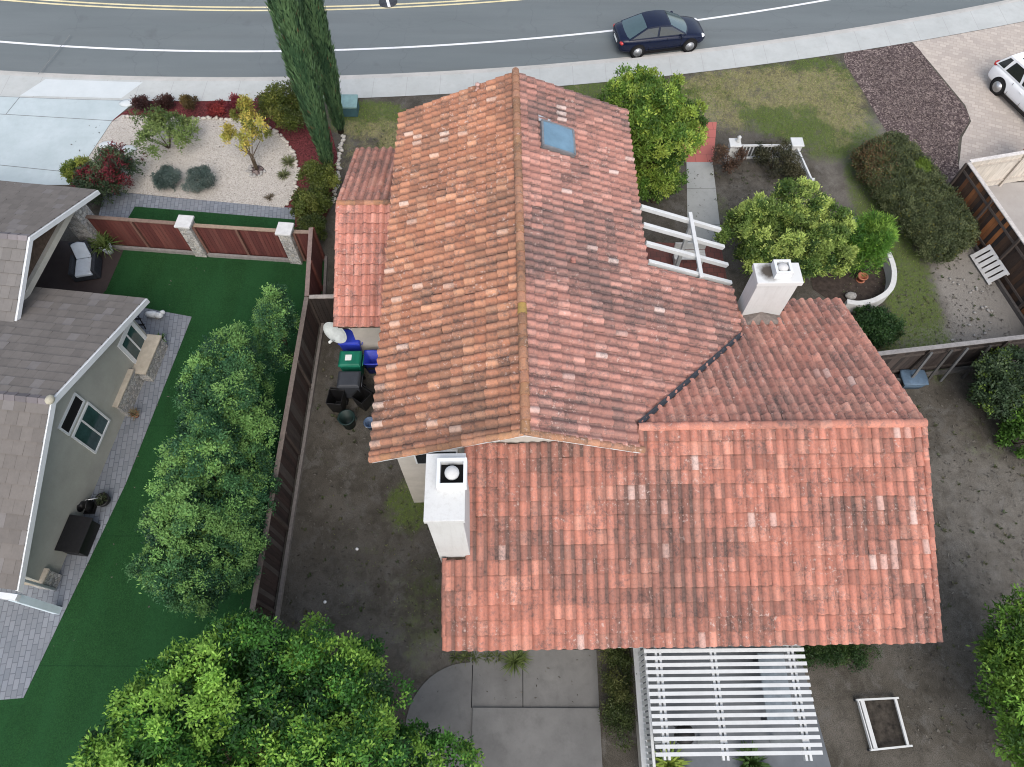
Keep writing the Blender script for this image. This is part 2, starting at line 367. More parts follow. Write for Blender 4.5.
# ------------------------------------------------------------------ ground
def poly3(c): return lambda x: c[0] + c[1]*x + c[2]*x*x + c[3]*x**3
def fit(pts): 
    p = np.polyfit([q[0] for q in pts], [q[1] for q in pts], 3)[::-1]; return poly3([float(v) for v in p])
curb = fit([(-23.65, 27.46), (-17.69, 27.20), (-11.8, 27.13), (-5.22, 27.45), (-.07, 27.90), (5.93, 28.68), (12.14, 29.9), (18.84, 31.5), (25.49, 33.3)])
inner = fit([(-23.1, 25.85), (-17.35, 25.72), (-8.23, 25.86), (-5.1, 25.92), (3.96, 26.97), (11.87, 28.33), (16.4, 29.35), (24.9, 31.5)])
fog = fit([(-24.46, 29.79), (-18.26, 29.4), (-12.17, 29.22), (-5.39, 29.49), (-.08, 30.11), (6.13, 31.13), (12.59, 32.56), (22, 35.2)])
def lim(f, x0=-27, x1=29):              # keep the cubic tame outside the surveyed stretch
    def g(x):
        if x < x0: return f(x0) + (x-x0)*(f(x0+1)-f(x0))
        if x > x1: return f(x1) + (x-x1)*(f(x1)-f(x1-1))
        return f(x)
    return g
curb, inner, fog = lim(curb), lim(inner), lim(fog)
def strip(name, lo, hi, z, mat, x0=-70, x1=70, n=141, skirt=None, kind='structure'):
    b = MB(); xs = np.linspace(x0, x1, n); vs = []
    for x in xs: vs += [(x, lo(x), z), (x, hi(x), z)]
    b.add(vs, [(2*i, 2*i+2, 2*i+3, 2*i+1) for i in range(n-1)])
    if skirt is not None:
        vs = []
        for x in xs: vs += [(x, hi(x), z), (x, hi(x)+.02, skirt)]
        b.add(vs, [(2*i, 2*i+2, 2*i+3, 2*i+1) for i in range(n-1)])
    return tag(b.build(name, mat), kind=kind)
ext = MB().add([(-400, -400, -.2), (400, -400, -.2), (400, 400, -.2), (-400, 400, -.2)], [(0, 1, 2, 3)]).build('ground', simple('far_ground', (.10, .09, .07), .95, .3, .2))
tag(ext, kind='structure')
strip('street', lambda x: curb(x)-.1, lambda x: fog(x)+9.2, -.13, 'asphalt')
strip('sidewalk', lambda x: inner(x), lambda x: curb(x)-.16, .020, 'sidewalk')
strip('kerb', lambda x: curb(x)-.16, lambda x: curb(x), .017, 'kerb', skirt=-.14)
strip('gutter', lambda x: curb(x)-.05, lambda x: curb(x)+.30, -.126, 'kerb')
strip('edge_line', lambda x: fog(x)-.06, lambda x: fog(x)+.07, -.124, 'line_white')
strip('centre_line', lambda x: fog(x)+3.02, lambda x: fog(x)+3.13, -.124, 'line_yellow')
strip('centre_line', lambda x: fog(x)+3.27, lambda x: fog(x)+3.38, -.124, 'line_yellow')
strip('far_kerb', lambda x: fog(x)+9.2, lambda x: fog(x)+11, .0, 'kerb')
def blobs(lst):
    def f(x, y):
        v = 0
        for cx, cy, rx, ry, s in lst:
            d = math.hypot((x-cx)/rx, (y-cy)/ry); v = max(v, s*min(1, max(0, 1.6-d)/.8))
        return v
    return f
grassm = blobs([(-6.4, 24.6, 1.4, .9, 1), (-4.9, 22.6, .8, 1.6, .9), (-6.3, 22.6, 1.2, 1.4, .35), (12, 26.2, 3.4, 2.0, .62), (9.8, 26.0, 2.0, 1.8, .6), (14.0, 26.6, 1.8, 2.2, .66), (13.9, 24.2, 1.9, 1.8, .68), (12.2, 24.6, 1.6, 1.0, .8), (6, 26.5, 4, .7, .75),
                (15.0, 16.0, .9, 3.4, .85), (14.4, 20.3, .5, 2.0, .7), (14.6, 13.2, 1.4, 1.2, .6), (-3.2, 7.0, .7, .8, .7), (-4, 4.6, 1.6, 2.2, .24), (-5.5, 8.0, 1.2, 3, .18), (-2.6, 3.6, .8, 1.8, .34),
                (8.0, 19.6, 1.0, .8, .35), (15.9, 9.3, .8, 1.0, .3)])
drym = blobs([(12.4, 26.4, 3.2, .9, .8), (11, 27.2, 3, .8, .9), (14.7, 25.8, 1.0, 1.8, .8), (-6.3, 22.8, 1.6, 1.4, .8), (9.2, 24.8, .8, 1.5, .8)])
palem = blobs([(17.6, 15.3, 1.3, 2.4, .9), (16.2, 13.0, 2.2, .8, .75), (15.6, 23.7, .9, 1.2, .5), (8.8, 25.2, .5, 1.2, .4), (-5.6, 21.8, 1.2, .8, .5), (14.0, 21.0, 1.2, 1.4, .4), (9.8, 19.6, 1.6, 1.6, .28),
               (14.8, 7.5, 2.5, 1.5, .33), (16.0, 5.5, 2.6, 2.2, .35), (13.5, 4, 2.5, 1.6, .2), (-4.6, 9.2, 1.3, 1.4, .22), (-4.6, 3.4, 2.2, 1.2, .25), (-2.2, 2.4, .8, .5, .35)])
def yard():
    xs = np.concatenate([[-70, -45], np.arange(-30, 30.01, .3), [45, 70]]); ys = np.linspace(0, 1, 140)
    V = []; Cc = []
    for x in xs:
        top = inner(x)+.005
        for t in ys:
            y = -14 + t*(top+14); V.append((x, y, .0)); Cc.append((grassm(x, y), drym(x, y), palem(x, y), 1))
    n = len(ys); Fc = [(i*n+j, (i+1)*n+j, (i+1)*n+j+1, i*n+j+1) for i in range(len(xs)-1) for j in range(n-1)]
    me = bpy.data.meshes.new('yard_soil'); me.from_pydata(V, [], Fc)
    a = me.color_attributes.new('mask', 'FLOAT_COLOR', 'POINT'); a.data.foreach_set('color', np.array(Cc, 'f').ravel())
    me.materials.append(M['soil']); tag(link(bpy.data.objects.new('yard_soil', me)), kind='structure')
yard()
def sheet(name, poly, z, mat, thick=None, bevel=0):
    b = MB()
    if thick: b.prism(poly, z-thick, z)
    else: b.add([(p[0], p[1], z) for p in poly], [tuple(range(len(poly)))])
    return tag(b.build(name, mat), kind='structure')
def smooth_poly(pts, per=6):
    n = len(pts); out = []
    for i in range(n):
        p0, p1, p2, p3 = (Vector(pts[(i+k-1) % n][:2]) for k in range(4))
        for j in range(per):
            t = j/per; out.append(.5*((2*p1) + (p2-p0)*t + (2*p0-5*p1+4*p2-p3)*t*t + (3*p1-p0-3*p2+p3)*t**3))
    return [(p.x, p.y) for p in out]
# left neighbour's ground
def edge_along(f, x0, x1, n=12): return [(x, f(x)-.005) for x in np.linspace(x0, x1, n)]
sheet('driveway', [(-40, 20.6), (-18.35, 20.6), (-17.62, 24.4), (-17.05, 25.4)] + edge_along(inner, -17.0, -40, 24), .012, 'drive')
jb = MB()
for (a, c) in (((0, 91), (118, 97)), ((0, 114), (118, 121)), ((0, 165), (68, 172)), ((23, 93), (6, 114))):
    a, c = G(*a, .0135), G(*c, .0135); a2 = a - (c-a)*(3.0 if a.x < -21 and abs(a.y-c.y) < 2 else 0); jb.bar(a2, c, .03, .003)
tag(jb.build('driveway_joints', simple('joint_grey', (.17, .18, .18), .9, .1, 9)), kind='structure')
sheet('driveway_apron', [(-22.2, inner(-22)+.10), (-17.6, inner(-17.6)+.12), (-16.9, curb(-17)-.3), (-21.4, curb(-21.4)-.3)], .026, 'apron')
sheet('turf_lawn', [(-30, -10), (-7.2, -10), (-7.2, 16.70), (-12.2, 17.05), (-16.2, 17.6), (-20, 17.6), (-20, 10)], .014, 'turf')
sheet('turf_strip', [(-15.6, 18.15), (-8.6, 17.3), (-8.75, 18.8), (-15.35, 19.45)], .014, 'turf')
sheet('edging_walk', [(-16.6, 17.9), (-15.6, 18.15), (-15.35, 19.45), (-8.75, 18.8), (-8.85, 19.4), (-14.0, 19.95), (-16.8, 20.3)], .010, 'paver_grey')
d7 = Vector((math.sin(R(6.5)), math.cos(R(6.5)), 0)); e7 = Vector((d7.y, -d7.x, 0))
sheet('paver_patio', [(-24, .4), (-13.78, 1.25), tuple(G(126, 484)[:2]), (-11.86, 14.12), (-13.7, 14.5), (-20, 14.9)], .024, 'paver_grey', .05)
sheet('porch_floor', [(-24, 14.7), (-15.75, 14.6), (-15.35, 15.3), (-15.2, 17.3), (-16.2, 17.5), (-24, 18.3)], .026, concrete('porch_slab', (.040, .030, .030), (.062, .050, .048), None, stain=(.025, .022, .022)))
gp = [(-17.62, 24.3), (-17.3, 24.75), (-13.35, 24.52), (-11.3, 24.35), (-10.2, 23.6), (-9.5, 22.7), (-9.05, 21.5), (-9.0, 20.3), (-9.3, 19.42), (-13.9, 19.95), (-16.7, 20.3), (-18.3, 20.7)]
sheet('red_mulch_bed', [(-17.75, 24.4), (-17.2, 25.0)] + edge_along(inner, -16.3, -10.5, 8) + [(-8.9, 25.5), (-8.0, 24.0), (-7.45, 22.3), (-7.4, 19.5), (-7.9, 17.3), (-8.6, 17.3), (-8.85, 19.4), (-14, 19.9)], .008, 'mulch_red')
sheet('gravel_bed', gp, .013, 'gravel')
# right side ground
mul = smooth_poly([(15.55, 29.0), (17.3, 29.45), (18.95, 29.85), (19.5, 28.0), (20.15, 25.6), (20.1, 24.6), (19.4, 23.6), (18.95, 22.4), (18.6, 21.0), (17.6, 21.0), (16.4, 23.6), (15.95, 26.0)], 5)
sheet('brown_mulch_bed', mul, .010, 'mulch_brown')
sheet('paver_driveway', [(19.05, 29.9), (19.6, 28.0), (20.25, 25.6), (20.2, 24.6), (19.5, 23.6), (19.05, 22.4), (18.4, 20.9), (30, 21.6), (40, 22)] + edge_along(inner, 40, 19.0, 20), .006, 'paver_pink')
sheet('side_yard_slab', [(18.75, 20.9), (19.4, 14), (21, 11), (34, 11), (34, 21.5)], .008, concrete('side_slab', (.30, .28, .26), (.38, .36, .34), None, stain=(.22, .21, .2)))
sheet('front_walk', [(6.9, 17.6), (8.25, 17.6), (8.46, 22.05), (7.35, 22.05)], .018, 'walk_slab', .04)
sheet('red_landing', [(7.35, 22.05), (8.5, 22.05), (8.95, 24.45), (7.2, 24.45)], .022, 'red_slab', .04)
sheet('entry_floor', [(4.2, 13.0), (8.2, 13.0), (8.2, 17.6), (4.2, 17.8)], .012, 'red_dull')
# rear patio
arc = [(-1.18 - 1.75*math.sin(t), .52 + 1.72*math.cos(t)) for t in np.linspace(0, 1.55, 12)]
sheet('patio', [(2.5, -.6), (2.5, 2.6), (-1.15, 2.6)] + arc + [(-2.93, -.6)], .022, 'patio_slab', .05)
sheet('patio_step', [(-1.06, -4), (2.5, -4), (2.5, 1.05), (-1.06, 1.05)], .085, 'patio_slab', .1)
b = MB()
for a, c in (((-1.10, 1.05), (-1.10, 2.55)), ((.35, 1.07), (.35, 2.55)), ((-2.9, -.25), (-1.08, -.25))):
    b.bar((a[0], a[1], .0235), (c[0], c[1], .0235), .022, .004)
tag(b.build('patio_joints', M['black_void']), kind='structure')
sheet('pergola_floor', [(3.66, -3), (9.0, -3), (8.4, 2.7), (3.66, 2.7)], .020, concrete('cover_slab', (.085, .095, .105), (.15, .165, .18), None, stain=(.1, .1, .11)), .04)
# ------------------------------------------------------------------ the house with clay tile roofs
YAW = R(1.1761); HF = Matrix.Rotation(YAW, 4, 'Z')
house = thing('house', 'large beige stucco house under weathered red clay barrel tile roofs', 'house', HF @ Vector((2.5, 9.5, 0)), YAW)
XR, HR, SM = .47, 6.14, .405
YN, YF, XW, XE, XC, YS_ = 6.76, 19.78, -3.58, 4.5, 7.28, 13.02
YR, HL, SL = 7.41, 4.97, .4127
LS, LN, LE, LW = 2.26, 12.87, 10.97, -1.65
main_z = lambda x: HR - SM*abs(x-XR)
low_z = lambda y: HL - SL*abs(y-YR)
BY, BZ, BS = 16.15, 3.95, .372
bump_z = lambda y: BZ - BS*abs(y-BY)
def lerp(a, b, t): return tuple(x+(y-x)*t for x, y in zip(a, b))
def vn(x, y, s, k=0.): return .5+.5*noise.noise(Vector((x*s, y*s, k)))
class Pal:
    def __init__(s, base, alt, hot, dirt, white, pdirt, pwhite, pan): s.__dict__.update(locals())
PALS = {
 'west': Pal((.43, .198, .118), (.335, .143, .088), (.52, .268, .162), (.175, .108, .080), (.66, .50, .41), .64, .018, .58),
 'east': Pal((.42, .205, .162), (.33, .163, .133), (.49, .258, .208), (.150, .108, .100), (.62, .49, .44), .66, .014, .58),
 'south': Pal((.50, .208, .148), (.42, .168, .120), (.56, .262, .190), (.150, .098, .084), (.65, .48, .42), .60, .016, .62),
 'north': Pal((.52, .242, .180), (.44, .192, .145), (.56, .288, .215), (.185, .122, .106), (.66, .50, .44), .50, .014, .60),
 'bump': Pal((.57, .248, .184), (.50, .203, .152), (.62, .303, .232), (.230, .115, .095), (.64, .50, .43), .16, .010, .62)}
def tile_col(p, rnd, i, j, seed, boost=0):
    """one tile's crown and pan colours; neighbours share algae in blocks, as replaced tiles do"""
    blk = vn(i*.16, j*.23, 1, seed+.5); blk2 = vn(i//2*.9, j*.8, 1, seed+7.3); big = vn(i*.05, j*.07, 1, seed+3.1)
    t = rnd.random(); c = lerp(p.base, p.alt, t*.9) if t < .75 else lerp(p.base, p.hot, rnd.random())
    d = max(0, min(1, (blk-.40)*2.4 + (blk2-.5)*1.4 + (big-.5)*1.2 + boost + rnd.uniform(-.22, .22)))*p.pdirt
    c = lerp(c, p.dirt, d*.9)
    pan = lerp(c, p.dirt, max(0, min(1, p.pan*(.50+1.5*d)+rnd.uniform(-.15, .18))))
    g = rnd.uniform(.84, 1.22); c = tuple(x*g for x in c)
    if rnd.random() < p.pwhite: c = lerp(c, p.white, rnd.uniform(.25, .85))
    return c, pan
def tiles(name, parent, O, U, V, nu, nv, w, e, pal, seed, skip=None, whites=(), boost=None, nseg=8):
    """S-shaped clay tiles, each with its own curved top, thickness and small misfit"""
    rnd = random.Random(seed); O, U, V = Vector(O), Vector(U).normalized(), Vector(V).normalized(); N = U.cross(V).normalized()
    p = PALS[pal]; b = MB()
    for j in range(nv):
        for i in range(nu):
            cx = O + U*(i+.5)*w + V*(j+.5)*e
            if skip and skip(cx, i, j): continue
            crown, pan = tile_col(p, rnd, i, j, seed, boost(cx) if boost else 0)
            if (i, j) in whites: crown = lerp(crown, p.white, rnd.uniform(.35, .9))
            lift = (.056 if pal in ('south', 'north') else .048) + rnd.uniform(-.010, .013); top = .006 + rnd.uniform(-.004, .004)
            slip = rnd.random() < .03; sl = rnd.uniform(-.05, -.015) if slip else rnd.uniform(-.011, .011); tilt = rnd.uniform(-.03, .03) if slip else rnd.uniform(-.008, .008); vs = []; cs = []
            ov = .03
            grit_shade = rnd.uniform(.15, .95 if pal in ('south', 'north') else .7)                       # shade of the lap gap painted into the colour, along with grit
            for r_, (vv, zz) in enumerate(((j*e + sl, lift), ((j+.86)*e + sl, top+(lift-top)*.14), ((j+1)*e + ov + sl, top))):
                for k in range(nseg+1):
                    t = k/nseg
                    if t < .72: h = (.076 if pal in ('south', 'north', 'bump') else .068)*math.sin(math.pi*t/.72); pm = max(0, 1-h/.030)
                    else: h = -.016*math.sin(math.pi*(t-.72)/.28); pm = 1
                    vs.append(O + U*((i+t)*w) + V*vv + N*(h + zz + tilt*(t-.5))); cc_ = lerp(crown, pan, min(1, pm*1.1)); cs.append(lerp(cc_, tuple(x*.55 for x in p.dirt), grit_shade) if r_ == 2 else cc_)
            low = vs[:nseg+1]
            b0 = len(b.v)
            b.v += vs; b.c += cs; b.f += [(b0+q_*(nseg+1)+k, b0+q_*(nseg+1)+k+1, b0+(q_+1)*(nseg+1)+1+k, b0+(q_+1)*(nseg+1)+k) for q_ in (0, 1) for k in range(nseg)]; b.sm += [True]*nseg*2
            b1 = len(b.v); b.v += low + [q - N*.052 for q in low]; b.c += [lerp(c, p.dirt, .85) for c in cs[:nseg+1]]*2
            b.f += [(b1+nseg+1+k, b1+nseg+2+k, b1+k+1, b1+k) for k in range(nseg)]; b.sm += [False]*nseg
    b.v = [tuple(q) for q in b.v]
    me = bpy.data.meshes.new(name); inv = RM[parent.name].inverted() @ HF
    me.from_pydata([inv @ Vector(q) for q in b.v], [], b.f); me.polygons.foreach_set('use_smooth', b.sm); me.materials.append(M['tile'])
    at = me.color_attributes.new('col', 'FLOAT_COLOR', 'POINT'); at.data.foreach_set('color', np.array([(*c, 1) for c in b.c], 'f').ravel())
    o = link(bpy.data.objects.new(name, me)); o.parent = parent; RM[o.name] = RM[parent.name]; return o
def caps(name, parent, A, B, rad, step, pal, seed, lichen=False, tone=0, up=(0, 0, 1)):
    """overlapping half-barrel cap tiles from A to B"""
    rnd = random.Random(seed); A, B = Vector(A), Vector(B); L = (B-A).length; d = (B-A)/L; n = max(1, round(L/step)); st = L/n
    sd = d.cross(Vector(up)).normalized(); u = sd.cross(d); p = PALS[pal]; b = MB(); ns = 8
    for i in range(n):
        c, _ = tile_col(p, rnd, i, 0, seed); c = lerp(c, p.hot, tone)
        if lichen and rnd.random() < .75: c = lerp(c, (.34, .20, .08), rnd.uniform(.1, .45)); c = lerp(c, p.dirt, rnd.uniform(0, .45))
        if lichen and rnd.random() < .06: c = lerp(c, (.42, .30, .06), .6)
        vs = []; a0 = A + d*(i*st) ; a1 = A + d*((i+1)*st + .04); jit = rnd.uniform(-.008, .008)
        for pos, rr, dz in ((a0, rad*1.06, .012), (a1, rad*.9, -.006)):
            for k in range(ns+1):
                t = math.pi*k/ns; vs.append(pos + sd*(math.cos(t)*rr + jit) + u*(math.sin(t)*rr*.92 + dz - rad*.30))
        b.cur = c; b.add(vs, [(k, k+1, ns+2+k, ns+1+k) for k in range(ns)], True)
        b.cur = lerp(c, p.dirt, .5); b.add(vs[:ns+1] + [a0 + u*(.012-rad*.30)], [tuple([ns+1] + list(range(ns, -1, -1)))])
    return b.build(name, M['tile'], parent, HF)
e_, w_ = .345, .281
mV = Vector((1, 0, SM)).normalized(); cosm = mV.x
nW = 13; eW = (XR-XW)/cosm/nW
nuM = round((YF-YN)/w_); wM = (YF-YN)/nuM
# west slope: eave at XW, going up towards +X.  U runs -Y so that N = U x V points up
def wboost(c): return .10*(vn(c.x, c.y, .5, 4)-.5)
wt = {(1, 0), (3, 0), (5, 0), (7, 0), (9, 1), (2, 5), (1, 7), (11, 2), (14, 1), (21, 0), (27, 2), (30, 1)}
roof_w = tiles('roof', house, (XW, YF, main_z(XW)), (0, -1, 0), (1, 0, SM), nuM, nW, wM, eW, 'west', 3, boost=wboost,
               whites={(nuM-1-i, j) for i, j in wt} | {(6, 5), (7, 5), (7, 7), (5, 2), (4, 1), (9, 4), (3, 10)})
tag(roof_w, 'orange brown west slope of the main roof')
nE = round((XC-XR)/cosm/e_); eE = (XC-XR)/cosm/nE
def skipE(c, i, j):
    x, y = c.x, c.y
    if y > YS_ and x > XE: return True
    if x > XR + (HR-HL)/SM - .02 and main_z(x) < low_z(y) - .12: return True
    return x > 3.45 and y < YR
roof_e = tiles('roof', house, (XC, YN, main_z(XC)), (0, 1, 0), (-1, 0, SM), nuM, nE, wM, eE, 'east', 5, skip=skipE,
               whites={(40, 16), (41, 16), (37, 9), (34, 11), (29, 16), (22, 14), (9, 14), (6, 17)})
tag(roof_e, 'mauve grey east slope of the main roof')
caps('ridge_cap', roof_w, (XR, YN-.02, HR+.075), (XR, YF+.02, HR+.075), .125, .34, 'west', 8, lichen=True, tone=.35)
for sx, xe, pl, sd_ in ((-1, XW, 'west', 21), (1, 3.56, 'west', 22)):
    caps('rake_cap', roof_w if sx < 0 else roof_e, (xe, YN+.03, main_z(xe)+.05), (XR-.0*sx, YN+.03, HR+.05), .095, .33, pl, sd_, tone=.35, lichen=True)
# lower wing
nuL = 45; wL = (LE-LW)/nuL; cosl = 1/math.hypot(1, SL)
nS = 15; eS = (YR-LS)/cosl/nS
def skipS(c, i, j):
    if c.x < -.97 and c.y > 4.36: return True
    return c.x < 3.4 and c.y > 7.2
def sboost(c): return .26 if c.x < 3.6 and c.y > 4.2 else (-.30 if c.x < 1.0 else 0)
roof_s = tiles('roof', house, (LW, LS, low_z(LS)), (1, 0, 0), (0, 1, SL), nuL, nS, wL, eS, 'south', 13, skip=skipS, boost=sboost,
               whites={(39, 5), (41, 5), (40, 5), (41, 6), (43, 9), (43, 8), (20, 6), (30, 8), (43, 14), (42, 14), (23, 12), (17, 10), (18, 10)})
tag(roof_s, 'salmon red south slope of the rear wing roof')
nN = 16; eN = (LN-YR)/cosl/nN
def skipN(c, i, j):
    if 7.60 < c.x < 8.92 and c.y > 12.1: return True
    if c.x < XC+.1 and c.y > 11.3: return True
    return main_z(c.x) > low_z(c.y) + .12 and c.x < 7.4
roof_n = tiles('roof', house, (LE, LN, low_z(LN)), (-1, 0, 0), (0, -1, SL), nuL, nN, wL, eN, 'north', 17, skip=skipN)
tag(roof_n, 'pale salmon north slope of the rear wing roof')
caps('ridge_cap', roof_s, (LE+.03, YR, HL+.075), (3.50, YR, HL+.075), .12, .31, 'south', 31, tone=.15)
caps('rake_cap', roof_s, (LE-.01, LS, low_z(LS)+.05), (LE-.01, YR, HL+.05), .085, .33, 'south', 33)
caps('rake_cap', roof_n, (LE-.01, LN, low_z(LN)+.05), (LE-.01, YR, HL+.05), .085, .33, 'north', 34)
caps('rake_cap', roof_s, (LW+.02, LS, low_z(LS)+.05), (LW+.02, 4.34, low_z(4.34)+.05), .07, .33, 'south', 35)
# west bump-out
BX0, BX1 = -5.48, -3.05; nuB = 9; wB = (BX1-BX0)/nuB; cosb = 1/math.hypot(1, BS); BSY, BNY = 12.22, 20.22
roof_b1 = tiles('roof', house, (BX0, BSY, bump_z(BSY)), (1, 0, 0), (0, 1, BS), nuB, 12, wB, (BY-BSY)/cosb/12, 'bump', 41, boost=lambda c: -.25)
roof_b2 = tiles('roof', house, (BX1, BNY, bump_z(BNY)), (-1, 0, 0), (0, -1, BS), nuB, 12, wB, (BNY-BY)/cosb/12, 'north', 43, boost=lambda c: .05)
tag(roof_b1, 'clean pink south slope of the small west roof'); tag(roof_b2, 'stained north slope of the small west roof')
caps('ridge_cap', roof_b1, (BX0-.03, BY, BZ+.07), (BX1, BY, BZ+.07), .10, .30, 'west', 45, lichen=True)
caps('rake_cap', roof_b1, (BX0, BSY, bump_z(BSY)+.05), (BX0, BY, BZ+.05), .08, .33, 'bump', 46)
caps('rake_cap', roof_b2, (BX0, BNY, bump_z(BNY)+.05), (BX0, BY, BZ+.05), .08, .33, 'north', 47)
# decks, fascias, walls
def deck(poly, par): MB().slab(poly, (0, 0, -.09)).build('roof_deck', M['dark_wood'], par, HF)
q = .045
deck([(XW+.06, YN+.02, main_z(XW+.06)-q), (XR, YN+.02, HR-q), (XR, YF-.02, HR-q), (XW+.06, YF-.02, main_z(XW+.06)-q)], roof_w)
deck([(XR+.002, YN+.02, HR-q), (3.5, YN+.02, main_z(3.5)-q), (3.5, 7.5, main_z(3.5)-q), (7.2, 11.2, main_z(7.2)-q), (7.2, YS_-.03, main_z(7.2)-q), (XE-.26, YS_-.03, main_z(XE-.26)-q), (XE-.26, YF-.02, main_z(XE-.26)-q), (XR+.002, YF-.02, HR-q)], roof_e)
deck([(LW+.04, LS+.05, low_z(LS+.05)-q), (LE-.04, LS+.05, low_z(LS+.05)-q), (LE-.04, YR-.002, HL-q), (-.9, YR-.002, HL-q), (-.9, 4.4, low_z(4.4)-q), (LW+.04, 4.4, low_z(4.4)-q)], roof_s)
deck([(LE-.04, LN-.05, low_z(LN-.05)-q), (LE-.04, YR+.002, HL-q), (3.6, YR+.002, HL-q), (7.4, 11.3, low_z(11.3)-q), (7.62, 12.0, low_z(12.0)-q), (8.88, 12.0, low_z(12)-q), (8.92, LN-.05, low_z(LN-.05)-q)], roof_n)
deck([(BX0+.04, BSY+.05, bump_z(BSY+.05)-q), (BX1, BSY+.05, bump_z(BSY+.05)-q), (BX1, BY-.002, BZ-q), (BX0+.04, BY-.002, BZ-q)], roof_b1)
deck([(BX0+.04, BNY-.05, bump_z(BNY-.05)-q), (BX0+.04, BY+.002, BZ-q), (BX1, BY+.002, BZ-q), (BX1, BNY-.05, bump_z(BNY-.05)-q)], roof_b2)
for a, c, par in (((XW+.04, main_z(XW+.04)), (XR-.001, HR), roof_w), ((XR+.001, HR), (3.56, main_z(3.56)), roof_e)):
    MB().slab([(a[0], YN-.012, a[1]-.02), (c[0], YN-.012, c[1]-.02), (c[0], YN-.012, c[1]-.13), (a[0], YN-.012, a[1]-.13)], (0, .03, 0)).build('fascia', M['trim'], par, HF)
MB().box(LW+.05, LE-.05, LS+.015, LS+.045, low_z(LS)-.2, low_z(LS)-.03).build('fascia', M['trim'], roof_s, HF)
MB().box(XW+.02, XW+.05, YN+.03, YF-.03, main_z(XW)-.2, main_z(XW)-.02).build('fascia', M['trim'], roof_w, HF)
MB().box(XE-.255, XE-.225, YS_+.02, YF-.03, main_z(XE-.24)-.24, main_z(XE-.24)-.07).build('fascia', M['trim'], roof_e, HF)
def gable_prism(b, prof, y0, y1):
    n = len(prof); b.add([(x, y0, z) for x, z in prof] + [(x, y1, z) for x, z in prof],
          [tuple(range(n)), tuple(reversed(range(n, 2*n)))] + [(i, n+i, n+(i+1) % n, (i+1) % n) for i in range(n)])
b = MB(); gz = lambda x: main_z(x)-.16
gable_prism(b, [(-2.99, 0), (3.95, 0), (3.95, gz(3.95)), (XR, gz(XR)), (-2.99, gz(-2.99))], 7.10, 19.35)
b.build('wall', M['stucco'], house, HF)
b = MB(); lz = lambda y: low_z(y)-.16
b.add([(x, y, z) for x in (-.85, 10.55) for y, z in ((2.75, 0), (12.4, 0), (12.4, lz(12.4)), (YR, lz(YR)), (2.75, lz(2.75)))],
      [(0, 1, 2, 3, 4), (9, 8, 7, 6, 5)] + [(i, 5+i, 5+(i+1) % 5, (i+1) % 5) for i in range(5)])
b.build('wall', M['stucco'], house, HF)
MB().box(-1.2, -.852, 2.75, 4.30, 0, 2.9).build('wall', M['stucco'], house, HF)
MB().box(3.952, 6.9, 10.2, 12.8, 0, 3.25).build('wall', M['stucco'], house, HF)
b = MB(); bz = lambda y: bump_z(y)-.16
b.add([(x, y, z) for x in (-5.15, -3.0) for y, z in ((12.6, 0), (19.85, 0), (19.85, bz(19.85)), (BY, bz(BY)), (12.6, bz(12.6)))],
      [(0, 1, 2, 3, 4), (9, 8, 7, 6, 5)] + [(i, 5+i, 5+(i+1) % 5, (i+1) % 5) for i in range(5)])
b.build('wall', M['stucco'], house, HF)
for x0, x1, z0, z1 in ((-2.45, -1.35, 3.55, 4.35), (-2.25, -1.35, 1.4, 2.5)):
    wf = MB().box(x0-.05, x1+.05, 7.06, 7.10-.001, z0-.05, z1+.05).build('window', M['trim'], house, HF)
    MB().box(x0, x1, 7.045, 7.062, z0, z1).build('pane', M['glass_dark'], wf, HF)
for y0, y1 in ((14.2, 15.2), (16.2, 17.2)):
    wf = MB().box(3.951, 3.99, y0-.06, y1+.06, .95, 2.2).build('window', M['trim'], house, HF)
    MB().box(3.985, 4.0, y0, y1, 1.0, 2.15).build('pane', M['glass_dark'], wf, HF)
for x0, x1, z0, z1 in ((.3, 1.9, .95, 2.1), (4.3, 6.5, .08, 2.1), (8.3, 9.8, .95, 2.1)):
    wf = MB().box(x0-.06, x1+.06, 2.71, 2.749, z0-.06, z1+.06).build('window', M['trim'], house, HF)
    MB().box(x0, (x0+x1)/2-.02, 2.70, 2.712, z0, z1).box((x0+x1)/2+.02, x1, 2.70, 2.712, z0, z1).build('pane', M['win_glass'], wf, HF)
dr = MB().box(4.4, 5.35, 12.802, 12.85, 0.02, 2.1).build('front_door', simple('door_paint', (.16, .05, .035), .5, .1, 3), house, HF)
MB().tube([(5.25, 12.85, 1.0), (5.25, 12.90, 1.0), (5.17, 12.90, 1.0)], .013, 6).build('handle', M['galv'], dr, HF)
# valley flashing
va, vb = Vector((3.50, 7.50, 4.955)), Vector((7.26, 11.13, 3.46)); dv = (vb-va).normalized(); hz = dv.cross(Vector((0, 0, 1))).normalized()
b = MB(); L = (vb-va).length; o2 = Vector((0, 0, .075)); o1 = Vector((0, 0, .105))
b.add([va-hz*.065+o1, va+o2, va+hz*.065+o1, vb-hz*.065+o1, vb+o2, vb+hz*.065+o1], [(0, 1, 4, 3), (1, 2, 5, 4)])
b.add([va-hz*.065+o1, va-hz*.065, vb-hz*.065, vb-hz*.065+o1, va+hz*.065+o1, va+hz*.065, vb+hz*.065, vb+hz*.065+o1], [(0, 1, 2, 3), (4, 5, 6, 7)])
b.build('valley_flashing', M['metal'], house, HF)
